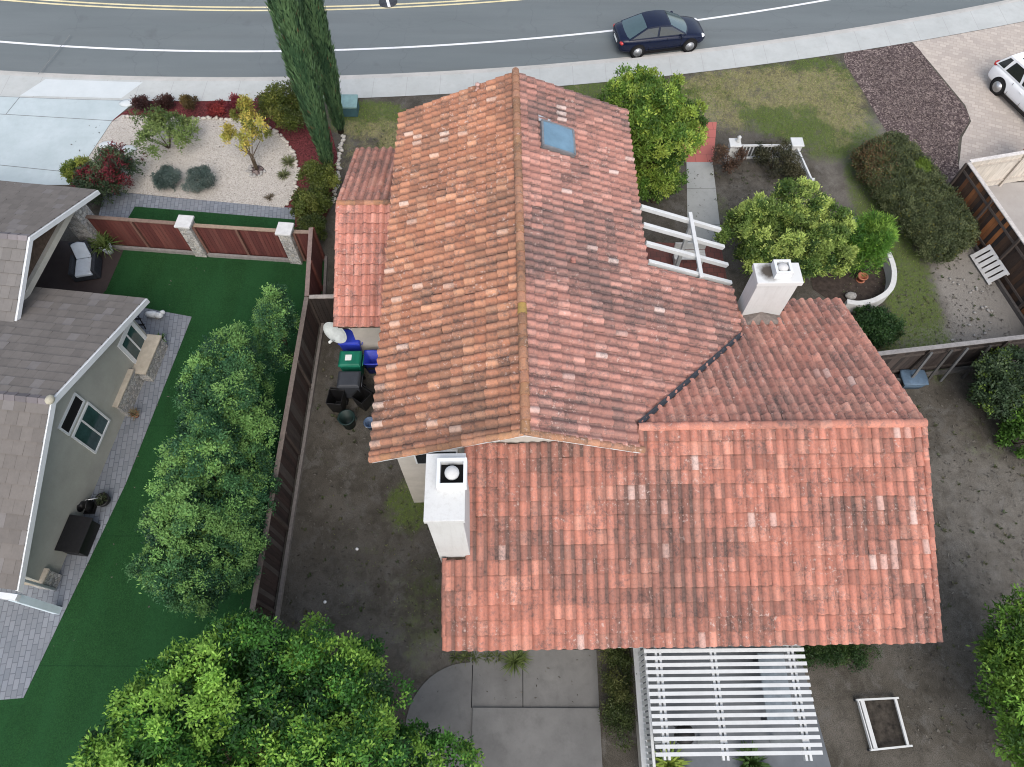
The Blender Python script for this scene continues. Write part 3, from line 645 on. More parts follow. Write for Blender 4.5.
# eave end tile of the rake, skylight, vents
def onM(x, y, h=0): return Vector((x, y, main_z(x))) + Vector((SM if x > XR else -SM, 0, 1)).normalized()*h
sk = MB(); x0, x1, y0, y1 = 1.22, 2.24, 16.60, 17.70
for (a, c) in (((x0, y0), (x1, y0)), ((x1, y0), (x1, y1)), ((x1, y1), (x0, y1)), ((x0, y1), (x0, y0))):
    sk.bar(onM(*a, .10), onM(*c, .10), .07, .16, (SM, 0, 1))
sky_o = sk.build('skylight', simple('skylight_frame', (.22, .23, .24), .5, .1, 8, metal=.4), house, HF)
pn = MB().add([onM(x0+.03, y0+.03, .165), onM((x0+x1)/2, y0+.03, .185), onM(x1-.03, y0+.03, .165), onM(x1-.03, (y0+y1)/2, .185), onM(x1-.03, y1-.03, .165), onM((x0+x1)/2, y1-.03, .185), onM(x0+.03, y1-.03, .165), onM(x0+.03, (y0+y1)/2, .185), onM((x0+x1)/2, (y0+y1)/2, .21)],
   [(0, 1, 8, 7), (1, 2, 3, 8), (8, 3, 4, 5), (7, 8, 5, 6)], True)
pn.build('glazing', simple('blue_skylight_glazing', (.13, .23, .31), .10, .12, 2, spec=.6), sky_o, HF)
MB().slab([onM(x0-.06, y1+.04, .05), onM(x0-.06, y1+.30, .05), onM(x0+.5, y1+.22, .05), onM(x0+.5, y1+.04, .05)], (0, 0, .03)).build('flashing', M['galv'], sky_o, HF)
for vx, vy, hh, mt in ((-.79, 19.5, .24, 'bloom'), (2.0, 12.41, .12, 'terracotta_dull')):
    p = onM(vx, vy)
    MB().lathe([(.10, -.1), (.085, .06), (.055, .09), (.055, hh), (.075, hh+.01), (.075, hh+.05), (.03, hh+.07)], p, 14).build('vent_pipe', M[mt], house, HF)
# chimneys
def chimney(x0, x1, y0, y1, z0, z1, ov, shroud, label):
    c = MB().box(x0, x1, y0, y1, z0, z1).build('chimney', M['white_stucco'], house, HF, bevel=.015); c['label'] = label
    cap = MB().box(x0-ov, x1+ov, y0-ov, y1+ov, z1-.13 if ov else z1, z1+.035).build('cap', M['white_stucco'], c, HF, bevel=.012)
    sx, sy, s, h = shroud
    f = MB(); t = .075; Z = z1+.036                      # square open shroud
    f.box(sx-s, sx+s, sy-s, sy-s+t, Z, Z+h); f.box(sx-s, sx+s, sy+s-t, sy+s, Z, Z+h)
    f.box(sx-s, sx-s+t, sy-s+t, sy+s-t, Z, Z+h); f.box(sx+s-t, sx+s, sy-s+t, sy+s-t, Z, Z+h)
    f.build('shroud', M['trim'], c, HF)
    MB().box(sx-s+t+.002, sx+s-t-.002, sy-s+t+.002, sy+s-t-.002, Z, Z+.04).build('flue_opening', M['black_void'], c, HF)
    MB().lathe([(.10, Z+.04), (.10, Z+h-.1), (.165, Z+h-.09), (.16, Z+h-.03), (.10, Z+h+.02), (.001, Z+h+.035)], (sx, sy, 0), 18).build('flue_cap', M['concrete_cap'], c, HF)
    return c
loc = lambda v: HF.inverted() @ v
cl = chimney(-1.76, -.96, 4.42, 5.90, 0, 6.93, .045, (-1.20, 5.40, .33, .26), 'white chimney at the gable with square metal flue shroud')
cr = chimney(7.52, 8.74, 12.06, 12.66, 0, 4.92, .07, (8.20, 12.40, .25, .26), 'white chimney on the north eave with soot stained flue')
# soot on the right chimney cap (a burnt patch, part of the cap)
def soot():
    q = NT('sooty_stucco'); tx = q.n('ShaderNodeVectorMath', operation='DISTANCE'); q.l(q.tc, tx.inputs[0]); p = HF @ Vector((7.88, 12.42, 5.0)); tx.inputs[1].default_value = p
    d = q.math('ADD', tx.outputs['Value'], q.math('MULTIPLY', q.math('SUBTRACT', q.noise(7, 4), .5), .25))
    c = q.mix(q.ramp(d, .42, .18), (.57, .58, .57), (.07, .06, .05)); return q.done(c, .85)
for ch in cr.children:
    if ch.name.startswith('cap'): ch.data.materials[0] = soot()
# cricket behind right chimney base
MB().add([(7.5, 11.62, low_z(11.62)+.05), (8.75, 11.62, low_z(11.62)+.05), (8.1, 12.058, low_z(12.06)+.28), (7.5, 12.058, low_z(12.06)+.07), (8.75, 12.058, low_z(12.06)+.07)], [(0, 1, 2), (0, 2, 3), (1, 4, 2)]).build('cricket', simple('mortar_cricket', (.20, .17, .15), .9, .2, 9), house, HF)
# open rafters over the entry
ra = thing('entry_trellis', 'white open rafters sloping out from the main roof over the entry', 'trellis', HF @ Vector((7.1, 14.2, 0)), YAW)
for y in (15.36, 14.62, 13.88, 13.16):
    MB().bar((4.42, y, main_z(4.42)-.02), (7.30, y, main_z(7.30)-.02), .12, .15, (0, 0, 1)).build('rafter', M['white_paint'], ra, HF, bevel=.008)
MB().bar((6.19, 12.98, main_z(6.19)+.10), (6.19, 15.62, main_z(6.19)+.10), .12, .10).build('cross_beam', M['white_paint'], ra, HF, bevel=.008)
for y in (13.35, 15.2): MB().box(6.13, 6.25, y-.06, y+.06, 0, main_z(6.19)+.04).build('post', M['white_paint'], ra, HF)
# small bench below the trellis
bn = thing('patio_bench', 'pale weathered bench on dull red paving under the white entry rafters', 'bench', G(687, 262), 0)
p = G(687, 262)
for dy in (-.16, .0, .16): MB().box(p.x-.6, p.x+.6, p.y+dy-.07, p.y+dy+.07, .42, .46).build('seat_board', M['white_paint'], bn)
MB().box(p.x-.6, p.x+.6, p.y+.22, p.y+.26, .5, .85).build('backrest', M['white_paint'], bn)
for sx in (-.5, .5): MB().box(p.x+sx-.04, p.x+sx+.04, p.y-.2, p.y+.25, .0, .42).build('leg', M['white_paint'], bn)
# ------------------------------------------------------------------ rear pergola
pg = thing('slatted_pergola', 'white slatted pergola attached below the rear roof eave', 'pergola', (5.5, 1.1, 0))
ys = np.linspace(2.30, -.05, 15)
for i, y in enumerate(ys):
    j = random.uniform(-.012, .012)
    MB().bar((3.44+.006*i+j, y-.03, 2.505), (7.575+j, y+.03, 2.505), .088, .05).build('slat', M['white_paint'], pg)
for x in (3.80, 5.22, 7.23):
    for dx in (-.055, .055): MB().box(x+dx-.03, x+dx+.03, -.20, 2.42, 2.34, 2.475).build('beam', M['white_paint'], pg)
    MB().box(x-.055, x+.055, .18, .32, .02, 2.47).build('post', M['white_paint'], pg)
MB().box(3.5, 7.55, 2.42, 2.47, 2.30, 2.47).build('ledger', M['white_paint'], pg)
ws = thing('low_screen_wall', 'low beige wall with white baluster screen beside the slatted pergola', 'screen wall', (3.55, 1, 0))
MB().box(3.50, 3.64, -4, 2.62, 0, .60).build('wall', M['stucco'], ws); MB().box(3.47, 3.67, -4, 2.64, .602, .66).build('cap', M['white_paint'], ws)
for k in range(22): MB().box(3.60, 3.645, 2.40-.14*k-.04, 2.40-.14*k+.04, .662, 1.56).build('baluster', M['white_paint'], ws)
MB().box(3.59, 3.66, -.9, 2.55, 1.562, 1.62).build('top_rail', M['white_paint'], ws)
gr = thing('kettle_grill', 'black round grill standing under the slatted pergola', 'grill', G(678, 735, 0))
p = G(678, 735)
MB().lathe([(.02, .55), (.2, .6), (.27, .74), (.28, .80), (.25, .92), (.12, 1.0), (.03, 1.02)], p, 18).build('kettle', M['black'], gr)
for a in (0, 2.1, 4.2): MB().tube([p+Vector((.15*math.cos(a), .15*math.sin(a), .6)), p+Vector((.3*math.cos(a), .3*math.sin(a), 0.02))], .014, 6).build('leg', M['metal'], gr)
pt = thing('patio_table', 'pale blue grey table half hidden under the slatted pergola', 'table', G(770, 690, 0))
p = G(770, 690); MB().box(p.x-.45, p.x+.3, p.y-.9, p.y+.9, .68, .73).build('tabletop', simple('blue_grey_table', (.20, .24, .27), .7, .15, 5), pt, bevel=.02)
for sx in (-.35, .2):
    for sy in (-.75, .75): MB().box(p.x+sx-.03, p.x+sx+.03, p.y+sy-.03, p.y+sy+.03, .02, .68).build('leg', M['metal'], pt)
# ------------------------------------------------------------------ left neighbour house (grey)
NF = Matrix((e7.to_4d(), d7.to_4d(), Vector((0, 0, 1, 0)), Vector((-12.85, 8.55, 0, 1)))).transposed()
NF = Matrix.Translation((-12.85, 8.55, 0)) @ Matrix.Rotation(R(-6.5), 4, 'Z')
nb = thing('neighbour_house', 'grey green stucco house with grey tile gable roof beside the turf lawn', 'house', NF @ Vector((-4, 0, 0)), R(-6.5))
def shingles(name, par, O, U, V, nu, nv, w, e, seed, base=(.160, .146, .134), clip=None):
    rnd = random.Random(seed); O, U, V = Vector(O), Vector(U).normalized(), Vector(V).normalized(); N = U.cross(V).normalized(); b = MB()
    for j in range(nv):
        for i in range(nu):
            off = (j % 2)*.5*w; c = lerp(base, tuple(x*.7 for x in base), rnd.random()**1.5*.5)
            if rnd.random() < .08: c = lerp(c, (.21, .20, .20), .4)
            u0, u1 = i*w+off, (i+1)*w+off-.004
            u1 = min(u1, nu*w); z0 = .038+rnd.uniform(-.005, .005)
            if j % 2 and i == 0: u0 = 0
            P = O + U*((u0+u1)/2) + V*((j+.5)*e)
            if clip and clip(P): continue
            a = [O+U*u0+V*(j*e)+N*z0, O+U*u1+V*(j*e)+N*z0, O+U*u1+V*((j+1)*e+.02)+N*.006, O+U*u0+V*((j+1)*e+.02)+N*.006]
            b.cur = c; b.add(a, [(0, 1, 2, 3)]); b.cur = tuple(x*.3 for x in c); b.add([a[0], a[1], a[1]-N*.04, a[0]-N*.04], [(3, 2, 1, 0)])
    return b.build(name, M['shingle'], par, NF)
NH, NSl, NHalf = 4.25, .405, 4.80
nz = lambda y: NH - NSl*abs(y); nc = 1/math.hypot(1, NSl)
rs = shingles('roof', nb, (-11.7, -NHalf, nz(NHalf)), (1, 0, 0), (0, 1, NSl), 35, 13, .335, NHalf/nc/13, 51)
rn = shingles('roof', nb, (0, NHalf, nz(NHalf)), (-1, 0, 0), (0, -1, NSl), 39, 14, .30, NHalf/nc/14, 52)
b = MB()
for i in range(36):
    x = -i*.33; b.cur = lerp((.20, .18, .185), (.12, .11, .115), random.random())
    b.add([(x+.0, -.14, NH-.02), (x, 0, NH+.075), (x, .14, NH-.02), (x-.35, -.13, NH-.04), (x-.35, 0, NH+.055), (x-.35, .13, NH-.04)], [(0, 3, 4, 1), (1, 4, 5, 2)])
    b.add([(x+.0, -.14, NH-.02), (x, 0, NH+.075), (x, .14, NH-.02), (x, -.14, NH-.05), (x, .14, NH-.05)], [(3, 0, 1, 2, 4)])
b.build('ridge_cap', M['shingle'], rs, NF)
MB().blob((.02, 0, NH+.04), (.12, .15, .12), 10, 3, .05).build('ridge_end', simple('pale_mortar', (.40, .38, .30), .9, .1, 9), rs, NF)
def neigh_deck(poly, par): MB().slab(poly, (0, 0, -.08)).build('roof_deck', M['dark_wood'], par, NF)
neigh_deck([(-11.7, -NHalf+.04, nz(NHalf-.04)-.03), (-.03, -NHalf+.04, nz(NHalf-.04)-.03), (-.03, -.002, NH-.03), (-11.7, -.002, NH-.03)], rs)
neigh_deck([(-11.7, NHalf-.04, nz(NHalf-.04)-.03), (-11.7, .002, NH-.03), (-.03, .002, NH-.03), (-.03, NHalf-.04, nz(NHalf-.04)-.03)], rn)
def barge(par, pts, t=(.085, 0, 0), d=.2, mat='trim'):
    for a, c in zip(pts, pts[1:]): MB().slab([a, c, (c[0], c[1], c[2]-d), (a[0], a[1], a[2]-d)], t).build('barge_board', M[mat], par, NF)
barge(rs, [(-.025, -NHalf-.02, nz(NHalf)-.0), (-.025, -.001, NH-.0)]); barge(rn, [(-.025, .001, NH-.0), (-.025, NHalf+.02, nz(NHalf)-.0)])
b = MB(); gzz = lambda y: nz(y)-.13; xw_ = -.56
b.add([(x, y, z) for x in (-11.5, xw_) for y, z in ((-4.3, 0), (4.35, 0), (4.35, gzz(4.35)), (0, gzz(0)), (-4.3, gzz(-4.3)))],
      [(0, 1, 2, 3, 4), (9, 8, 7, 6, 5)] + [(i, 5+i, 5+(i+1) % 5, (i+1) % 5) for i in range(5)])
b.build('wall', M['grey_stucco'], nb, NF)
def nwin(y0, y1, z0, z1, fw_=.07, mull=None, dark=False, label=None):
    f = MB()
    f.box(xw_+.001, xw_+.05, y0-fw_, y1+fw_, z0-fw_, z0); f.box(xw_+.001, xw_+.05, y0-fw_, y1+fw_, z1, z1+fw_)
    f.box(xw_+.001, xw_+.05, y0-fw_, y0, z0, z1); f.box(xw_+.001, xw_+.05, y1, y1+fw_, z0, z1)
    if mull == 'v': f.box(xw_+.001, xw_+.045, (y0+y1)/2-.025, (y0+y1)/2+.025, z0, z1)
    if mull == 'h': f.box(xw_+.001, xw_+.045, y0, y1, (z0+z1)/2-.025, (z0+z1)/2+.025)
    o = f.build('window', M['trim'], nb, NF)
    if label: o['label'] = label
    MB().box(xw_+.001, xw_+.018, y0, y1, z0, z1).build('pane', M['black_void'] if dark else M['win_glass'], o, NF)
ly = lambda Y: (Y-8.55)/d7.y
nwin(-.20, .88, 2.28, 2.72, .06, None, True, 'narrow black open window under the gable')
nwin(-.18, .92, .78, 2.02, .06, 'v'); nwin(3.28, 4.10, .62, 1.72, .14, 'v', label='thick white framed window beside the stone ledge')
# stone ledges and corner veneer on that wall
lg = MB().box(xw_+.002, xw_+.50, 2.85, 4.32, 0.0, .62).build('stone_ledge', M['stone'], nb, NF); MB().box(xw_+.002, xw_+.53, 2.80, 4.37, .622, .69).build('ledge_top', M['flagstone'], lg, NF, bevel=.01)
lg = MB().box(xw_+.002, xw_+.16, 1.45, 2.84, 0.0, .82).build('stone_wainscot', M['stone'], nb, NF); MB().box(xw_+.002, xw_+.19, 1.40, 2.84, .822, .87).build('ledge_top', M['flagstone'], lg, NF)
lg = MB().box(-.95, xw_+.12, -4.42, -3.95, 0, .72).build('stone_wainscot', M['stone'], nb, NF); MB().box(-.98, xw_+.15, -4.45, -3.92, .722, .78).build('ledge_top', M['flagstone'], lg, NF)
# patio cover corner: beam and post
MB().bar((-4.5, -4.98, 2.17), (.05, -4.98, 2.17), .16, .17).build('beam', M['trim'], nb, NF)
MB().box(-.26, -.03, -5.07, -4.86, .02, 2.07).build('post', simple('pale_blue_post', (.62, .72, .78), .5, .04, 4), nb, NF)
MB().tube([(-.30, -4.72, 2.2), (-.40, -4.45, 1.9), (-.40, -4.40, .1)], .04, 8).build('downspout', M['trim'], nb, NF)
# porch gable (north part)
PA, PY, PH, PHf = -2.30, 5.45, 4.22, 3.62   # rake x, ridge y, ridge z, half span in house frame
PA = (Vector((-15.46, 14.4, 0)) - Vector((-12.85, 8.55, 0))).dot(e7); PY = (Vector((-15.46, 14.4, 0)) - Vector((-12.85, 8.55, 0))).dot(d7); PH = 4.15
pz = lambda y: PH - .44*abs(y-PY); pc = 1/math.hypot(1, .44)
rp1 = shingles('roof', nb, (PA, PY+3.45, pz(PY+3.45)), (-1, 0, 0), (0, -1, .44), 30, 11, .30, 3.45/pc/11, 53)
rp2 = shingles('roof', nb, (PA-9.0, PY-2.6, pz(PY-2.6)), (1, 0, 0), (0, 1, .44), 30, 7, .30, 2.6/pc/7, 54, base=(.185, .174, .163))
neigh_deck([(PA-9, PY+3.41, pz(PY+3.41)-.03), (PA-9, PY+.002, PH-.03), (PA-.03, PY+.002, PH-.03), (PA-.03, PY+3.41, pz(PY+3.41)-.03)], rp1)
neigh_deck([(PA-9, PY-2.6, pz(PY-2.6)-.03), (PA-.03, PY-2.6, pz(PY-2.6)-.03), (PA-.03, PY-.002, PH-.03), (PA-9, PY-.002, PH-.03)], rp2)
barge(rp1, [(PA-.025, PY+.001, PH), (PA-.025, PY+3.47, pz(PY+3.47))], d=.17); barge(rp2, [(PA-.025, PY-.001, PH), (PA-.025, PY-2.62, pz(PY-2.62))], d=.17)
b = MB()
for i in range(28):
    x = PA-i*.33; b.cur = lerp((.22, .20, .205), (.14, .13, .135), random.random())
    b.add([(x, PY-.14, PH-.02), (x, PY, PH+.075), (x, PY+.14, PH-.02), (x-.35, PY-.13, PH-.04), (x-.35, PY, PH+.055), (x-.35, PY+.13, PH-.04)], [(0, 3, 4, 1), (1, 4, 5, 2)])
    b.add([(x, PY-.14, PH-.02), (x, PY, PH+.075), (x, PY+.14, PH-.02)], [(0, 1, 2)])
b.build('ridge_cap', M['shingle'], rp1, NF)
MB().bar((PA-.55, PY-2.6, 2.62), (PA-.55, PY+2.9, 2.62), .18, .22).build('tie_beam', simple('beige_beam', (.48, .46, .40), .7, .06, 4), nb, NF)
MB().add([(PA-.62, PY-2.6, 2.73), (PA-.62, PY+2.9, 2.73), (PA-.62, PY, PH-.15)], [(0, 1, 2)]).build('gable_panel', M['dark_wood'], nb, NF)
cb = (Vector((-16.2, 17.6, 0)) - Vector((-12.85, 8.55, 0))); cx_, cy_ = cb.dot(e7), cb.dot(d7)
MB().box(cx_-.40, cx_+.32, cy_-.42, cy_+.30, .02, 2.52).build('stone_column', M['stone'], nb, NF, bevel=.02)
MB().box(PA-9, PA-2.8, PY-2.2, PY+3.0, 0, 2.5).build('wall', M['grey_stucco'], nb, NF)
# neighbour's things on the patio
def potted(name, label, p, pr, ph, matn, seed, fr=.28, fl=.22, n=90, cols=((.06, .14, .03), (.12, .2, .05)), cat='potted plant'):
    t = thing(name, label, cat, p); p = Vector(p)
    MB().lathe([(pr*.65, .0), (pr*.8, ph*.4), (pr, ph), (pr*.9, ph), (pr*.85, ph*.85), (.001, ph*.85)], p, 18).build('pot', M[matn], t)
    sprays('foliage', t, [(p + Vector((0, 0, ph*.85)), fr, fl, n)], cols, seed); return t
def sprays(name, parent, items, cols, seed, wid=.035, up=.55):
    rg = np.random.default_rng(seed); Vv = []; Cc = []
    for c, r, l, n in items:
        c = np.array(c)
        for k in range(n):
            a = rg.uniform(0, 2*np.pi); el = rg.uniform(.15, 1.35); d = np.array([np.cos(a)*np.cos(el), np.sin(a)*np.cos(el), np.sin(el)])
            L = l*rg.uniform(.6, 1.2); s0 = c + np.array([np.cos(a), np.sin(a), 0])*r*rg.uniform(0, .35); s1 = s0 + d*L*.6; s2 = s1 + (d*.5+np.array([0, 0, -.25]) + np.array([np.cos(a), np.sin(a), 0])*.4)*L*.5
            sd = np.array([-np.sin(a), np.cos(a), 0])*wid*rg.uniform(.6, 1.2)
            Vv += [s0-sd*.4, s0+sd*.4, s1+sd*.5, s1-sd*.5, s1-sd*.5, s1+sd*.5, s2+sd*.05, s2-sd*.05]; q = rg.uniform(); cc = np.array(cols[0])*(1-q)+np.array(cols[1])*q; Cc += [cc, cc*1.1]
    return np_mesh(name, np.array(Vv), 4, np.array(Cc), 'leaf', parent)
potted('potted_plant', 'spiky green plant in a pale blue pot beside the stone porch column', G(110, 252, .026), .22, .42, 'cushion', 3, .3, .75, 130, ((.07, .13, .03), (.17, .22, .07)))
potted('potted_plant', 'small green plant in a white pot at the end of the stone ledge', G(164, 343, .026), .16, .3, 'white_paint', 4, .22, .22, 60)
potted('potted_plant', 'small brownish plant in a clay pot on grey pavers beside stone wainscot', G(137, 416, .026), .12, .22, 'terracotta', 5, .2, .2, 50, ((.12, .10, .06), (.22, .18, .10)))
ch = thing('lounge_chair', 'dark wicker lounge chair with pale blue cushions under the gabled porch', 'chair', G(90, 271, .026), R(-25)); p = Vector(G(90, 271, .026))
CF = Matrix.Translation(p) @ Matrix.Rotation(R(12), 4, 'Z')
MB().box(-.40, .40, -.50, .40, .06, .30).build('base', M['wicker'], ch, CF, bevel=.03); MB().box(-.31, .31, -.52, .30, .302, .44).build('seat_cushion', M['cushion'], ch, CF, bevel=.04)
for s in (-1, 1): MB().box(s*.40-.07, s*.40+.07, -.5, .42, .06, .58).build('armrest', M['wicker'], ch, CF, bevel=.03)
MB().slab([(-.36, .36, .30), (.36, .36, .30), (.33, .58, .98), (-.33, .58, .98)], (0, .08, 0)).build('back_frame', M['wicker'], ch, CF, bevel=.02)
MB().slab([(-.28, .25, .46), (.28, .25, .46), (.26, .49, .96), (.0, .52, 1.03), (-.26, .49, .96)], (0, .09, .0)).build('back_cushion', M['cushion'], ch, CF, bevel=.03)
ob = G(157, 317, .026); od = thing('garden_ornament', 'small white curved ornament at the corner of the grey paver patio', 'ornament', ob)
b = MB(); b.blob(ob+Vector((-.12, .02, .16)), (.24, .13, .15), 12, 2, .2).blob(ob+Vector((.14, -.02, .15)), (.16, .12, .13), 12, 5, .2).blob(ob+Vector((.30, .05, .24)), (.10, .08, .09), 10, 8, .15); b.build('body', M['trim'], od)
b = MB(); b.lathe([(.10, 0), (.11, .03), (.04, .06), (.001, .06)], ob+Vector((.05, 0, 0)), 12); b.build('base', M['stone_grey'], od)
fc = thing('folding_chair', 'black folding chair leaning by the white framed window', 'chair', G(143, 322, .026)); p = Vector(G(143, 322, .026))
for s in (-.18, .18): MB().bar(p+Vector((s, -.3, 0)), p+Vector((s-.2, .12, .85)), .035, .035).build('frame_rail', M['black'], fc)
for k in range(4): MB().bar(p+Vector((-.18-.055*k, -.22+.12*k, .16+.2*k)), p+Vector((.18-.055*k, -.22+.12*k, .16+.2*k)), .07, .02).build('slat', M['black'], fc)
bx = thing('storage_box', 'long black storage box against the grey green wall', 'storage box', NF @ Vector((.05, -2.7, .026)), R(-6.5))
MB().box(xw_+.05, .12, -3.32, -2.30, .026, .58).build('bin', M['black'], bx, NF, bevel=.02); MB().slab([(xw_+.03, -3.37, .70), (xw_+.03, -2.25, .70), (.16, -2.25, .585), (.16, -3.37, .585)], (0, 0, .03)).build('lid', M['black'], bx, NF, bevel=.01)
gb = thing('hose_reel', 'black hose reel on a stand beside the long storage box', 'hose reel', G(93, 508, .026)); p = Vector(G(93, 508, .026))
Mx = Matrix.Rotation(R(90), 4, 'Y'); MB().lathe([(.05, -.16), (.22, -.16), (.22, -.12), (.12, -.11), (.12, .11), (.22, .12), (.22, .16), (.05, .16)], p+Vector((-.1, 0, .30)), 16, Mx).build('reel', M['black'], gb)
MB().box(p.x-.32, p.x+.12, p.y-.2, p.y+.2, .026, .07).build('stand', M['black'], gb); MB().tube([p+Vector((.0, .1, .5)), p+Vector((.25, .25, .25)), p+Vector((.3, .35, .05))], .02, 6).build('hose', M['galv'], gb)
pk = thing('planter_bowl', 'round black planter bowl on grey pavers beyond the storage box', 'planter', G(106, 502, .026)); p = Vector(G(106, 502, .026))
MB().lathe([(.12, 0), (.2, .1), (.23, .28), (.19, .28), (.17, .22), (.001, .22)], p, 16).build('bowl', M['black'], pk); sprays('foliage', pk, [(p+Vector((0, 0, .22)), .2, .2, 50)], ((.02, .03, .015), (.05, .06, .03)), 6)
# ------------------------------------------------------------------ fences
def planks(name, parent, A, B, h, n, cols, seed, th=.022, z0=.04, rails=(), frame=I4, wob=.012, gap=.008, mat='plank'):
    rnd = random.Random(seed); A, B = Vector(A), Vector(B); d = (B-A).normalized(); L = (B-A).length; w = L/n; b = MB()
    for i in range(n):
        hh = h + rnd.uniform(-wob, wob); t = rnd.random(); c = lerp(cols[0], cols[1], t)
        if len(cols) > 2 and rnd.random() < .28: c = lerp(c, cols[2], rnd.uniform(.4, 1))
        b.cur = c; a0 = A + d*(i*w+gap/2); a1 = A + d*((i+1)*w-gap/2)
        b.bar((a0+a1)/2 + Vector((0, 0, z0)), (a0+a1)/2 + Vector((0, 0, hh)), w-gap, th, d.cross(Vector((0, 0, 1))))
    return b.build(name, M[mat], parent)
def fence(label, A, B, h, cols, seed, posts, cap=None, rail_side=1, base=None, name='wooden_fence', cat='fence', planksn=None, railc=(.07, .055, .048), group=None, rails=True):
    A, B = Vector(A), Vector(B); L = (B-A).length; d = (B-A).normalized(); n = d.cross(Vector((0, 0, 1)))*rail_side
    t = thing(name, label, cat, (A+B)/2, 0, group)
    planks('boards', t, A, B, h-.02, planksn or max(3, round(L/.15)), cols, seed)
    for k in range(posts):
        p = A + d*(L*k/(posts-1)) + n*.065
        b = MB(); b.cur = railc; b.box(p.x-.045, p.x+.045, p.y-.045, p.y+.045, 0, h-.03).build('post', M['plank'], t)
    for z in (.35, h-.35) if rails else ():
        b = MB(); b.cur = lerp(railc, (.2, .17, .15), .12); b.bar(A+n*.034+Vector((0, 0, z)), B+n*.034+Vector((0, 0, z)), .04, .085).build('rail', M['plank'], t)
    if cap:
        b = MB(); b.cur = cap; b.bar(A+Vector((0, 0, h+.0)), B+Vector((0, 0, h+.0)), .15, .035).build('top_cap', M['plank'], t)
    if base:
        b = MB(); b.cur = base; b.bar(A+n*.16+Vector((0, 0, .08)), B+n*.16+Vector((0, 0, .08)), .10, .16).build('kickboard', M['plank'], t)
    return t
RED = ((.135, .042, .036), (.105, .033, .030), (.155, .055, .046)); OLD = ((.070, .046, .040), (.045, .033, .030), (.10, .085, .076))
fence('weathered brown side fence between the turf hedge trees and the bare side yard', (-7.10, -1.5, 0), (-7.10, 13.78, 0), 1.8, OLD, 61, 7, (.20, .165, .145), 1, (.22, .20, .185), rails=False)
fence('dark red stained fence panel running back from the stone pillar', (-7.10, 13.82, 0), (-7.38, 16.85, 0), 1.8, RED, 62, 3, (.24, .175, .155), 1, (.2, .18, .17), railc=(.14, .05, .04), rails=False)
fence('short fence with pale top rail between side fence and small west roof', (-7.02, 13.80, 0), (-5.22, 13.86, 0), 1.78, ((.05, .04, .036), (.03, .026, .024)), 63, 2, (.36, .33, .30), -1, cat='fence')
fence('dark red fence section between the porch and the left stone pillar', (-16.0, 17.50, 0), (-12.34, 17.18, 0), 1.62, RED, 64, 3, (.20, .14, .11), 1, (.25, .24, .23), railc=(.17, .09, .07), group='red fence sections', rails=False)
fence('dark red fence section between the two stone pillars', (-11.80, 17.10, 0), (-8.60, 16.86, 0), 1.62, RED, 65, 3, (.30, .22, .16), 1, (.25, .24, .23), railc=(.17, .09, .07), group='red fence sections', rails=False)
fence('short dark red fence section right of the right stone pillar', (-8.05, 16.82, 0), (-7.42, 16.80, 0), 1.62, RED, 66, 2, (.26, .19, .15), 1, railc=(.17, .09, .07), group='red fence sections', rails=False)
def pillar(label, p):
    t = thing('stone_pillar', label, 'pillar', p, R(-5), 'stone fence pillars'); f = Matrix.Translation(p) @ Matrix.Rotation(R(-5), 4, 'Z')
    MB().box(-.23, .23, -.23, .23, 0, 1.74).build('shaft', M['stone'], t, f, bevel=.02)
    MB().box(-.29, .29, -.29, .29, 1.742, 1.825).build('cap', M['concrete_cap'], t, f, bevel=.012)
pillar('stone clad pillar with white cap left in the red fence', Vector((-12.08, 17.12, 0))); pillar('stone clad pillar with white cap nearest the red fence corner', Vector((-8.34, 16.80, 0)))
STAIN = ((.085, .048, .030), (.036, .029, .027), (.34, .13, .045))
fence('orange stained patchy wooden fence with white top rail by the dark hedge', (17.72, 20.25, 0), (19.3, 12.75, 0), 1.8, STAIN, 67, 5, (.52, .49, .46), 1, (.10, .09, .085), railc=(.09, .07, .06), planksn=42)
fence('beige panel fence with white top rail closing the side yard', (17.80, 20.33, 0), (25, 21.9, 0), 1.8, ((.60, .55, .48), (.55, .50, .43)), 68, 4, (.62, .59, .56), 1, railc=(.52, .47, .41), planksn=30)
rf = fence('grey rear fence with leaning braces at the end of the bare yard', (11.2, 11.50, 0), (19.3, 12.6, 0), 1.8, ((.060, .048, .044), (.032, .028, .027), (.10, .08, .07)), 69, 4, (.25, .24, .235), 1, (.12, .115, .11), railc=(.06, .05, .045), planksn=50)
for k, x in enumerate((13.85, 14.55, 15.1, 15.9)):
    b = MB(); b.cur = lerp((.12, .125, .13), (.06, .058, .055), (k % 2)*.8); yb = 11.5 + (x-11.2)*.136
    b.bar((x, yb-.48, .03), (x+.10, yb-.12, 1.70), .085, .05, (0, 1, 0)).build('brace', M['plank'], rf)
gt = thing('rust_gate', 'rust red gate leaf standing behind the beige panel fence', 'gate', G(1016, 148)); p = G(1016, 148)
MB().slab([(20.4, 21.25, .1), (21.6, 22.5, .1), (21.6, 22.5, 1.5), (20.4, 21.25, 1.5)], (.03, -.03, 0)).build('leaf', M['adobe'], gt); MB().bar((20.4, 21.25, 1.53), (21.6, 22.5, 1.53), .09, .05).build('top_rail', simple('gate_rail', (.33, .12, .09), .7, .1, 5), gt)
pl = thing('slatted_pallet', 'white slatted pallet leaning on the orange stained fence', 'pallet', (18.0, 16.7, 0), R(-78)); PF = Matrix.Translation((18.2, 16.45, .34)) @ Matrix.Rotation(R(-78), 4, 'Z') @ Matrix.Rotation(R(48), 4, 'X')
for k in range(6): MB().box(-.60+.24*k-.085, -.60+.24*k+.085, -.36, .36, .03, .055).build('slat', M['concrete_cap'], pl, PF)
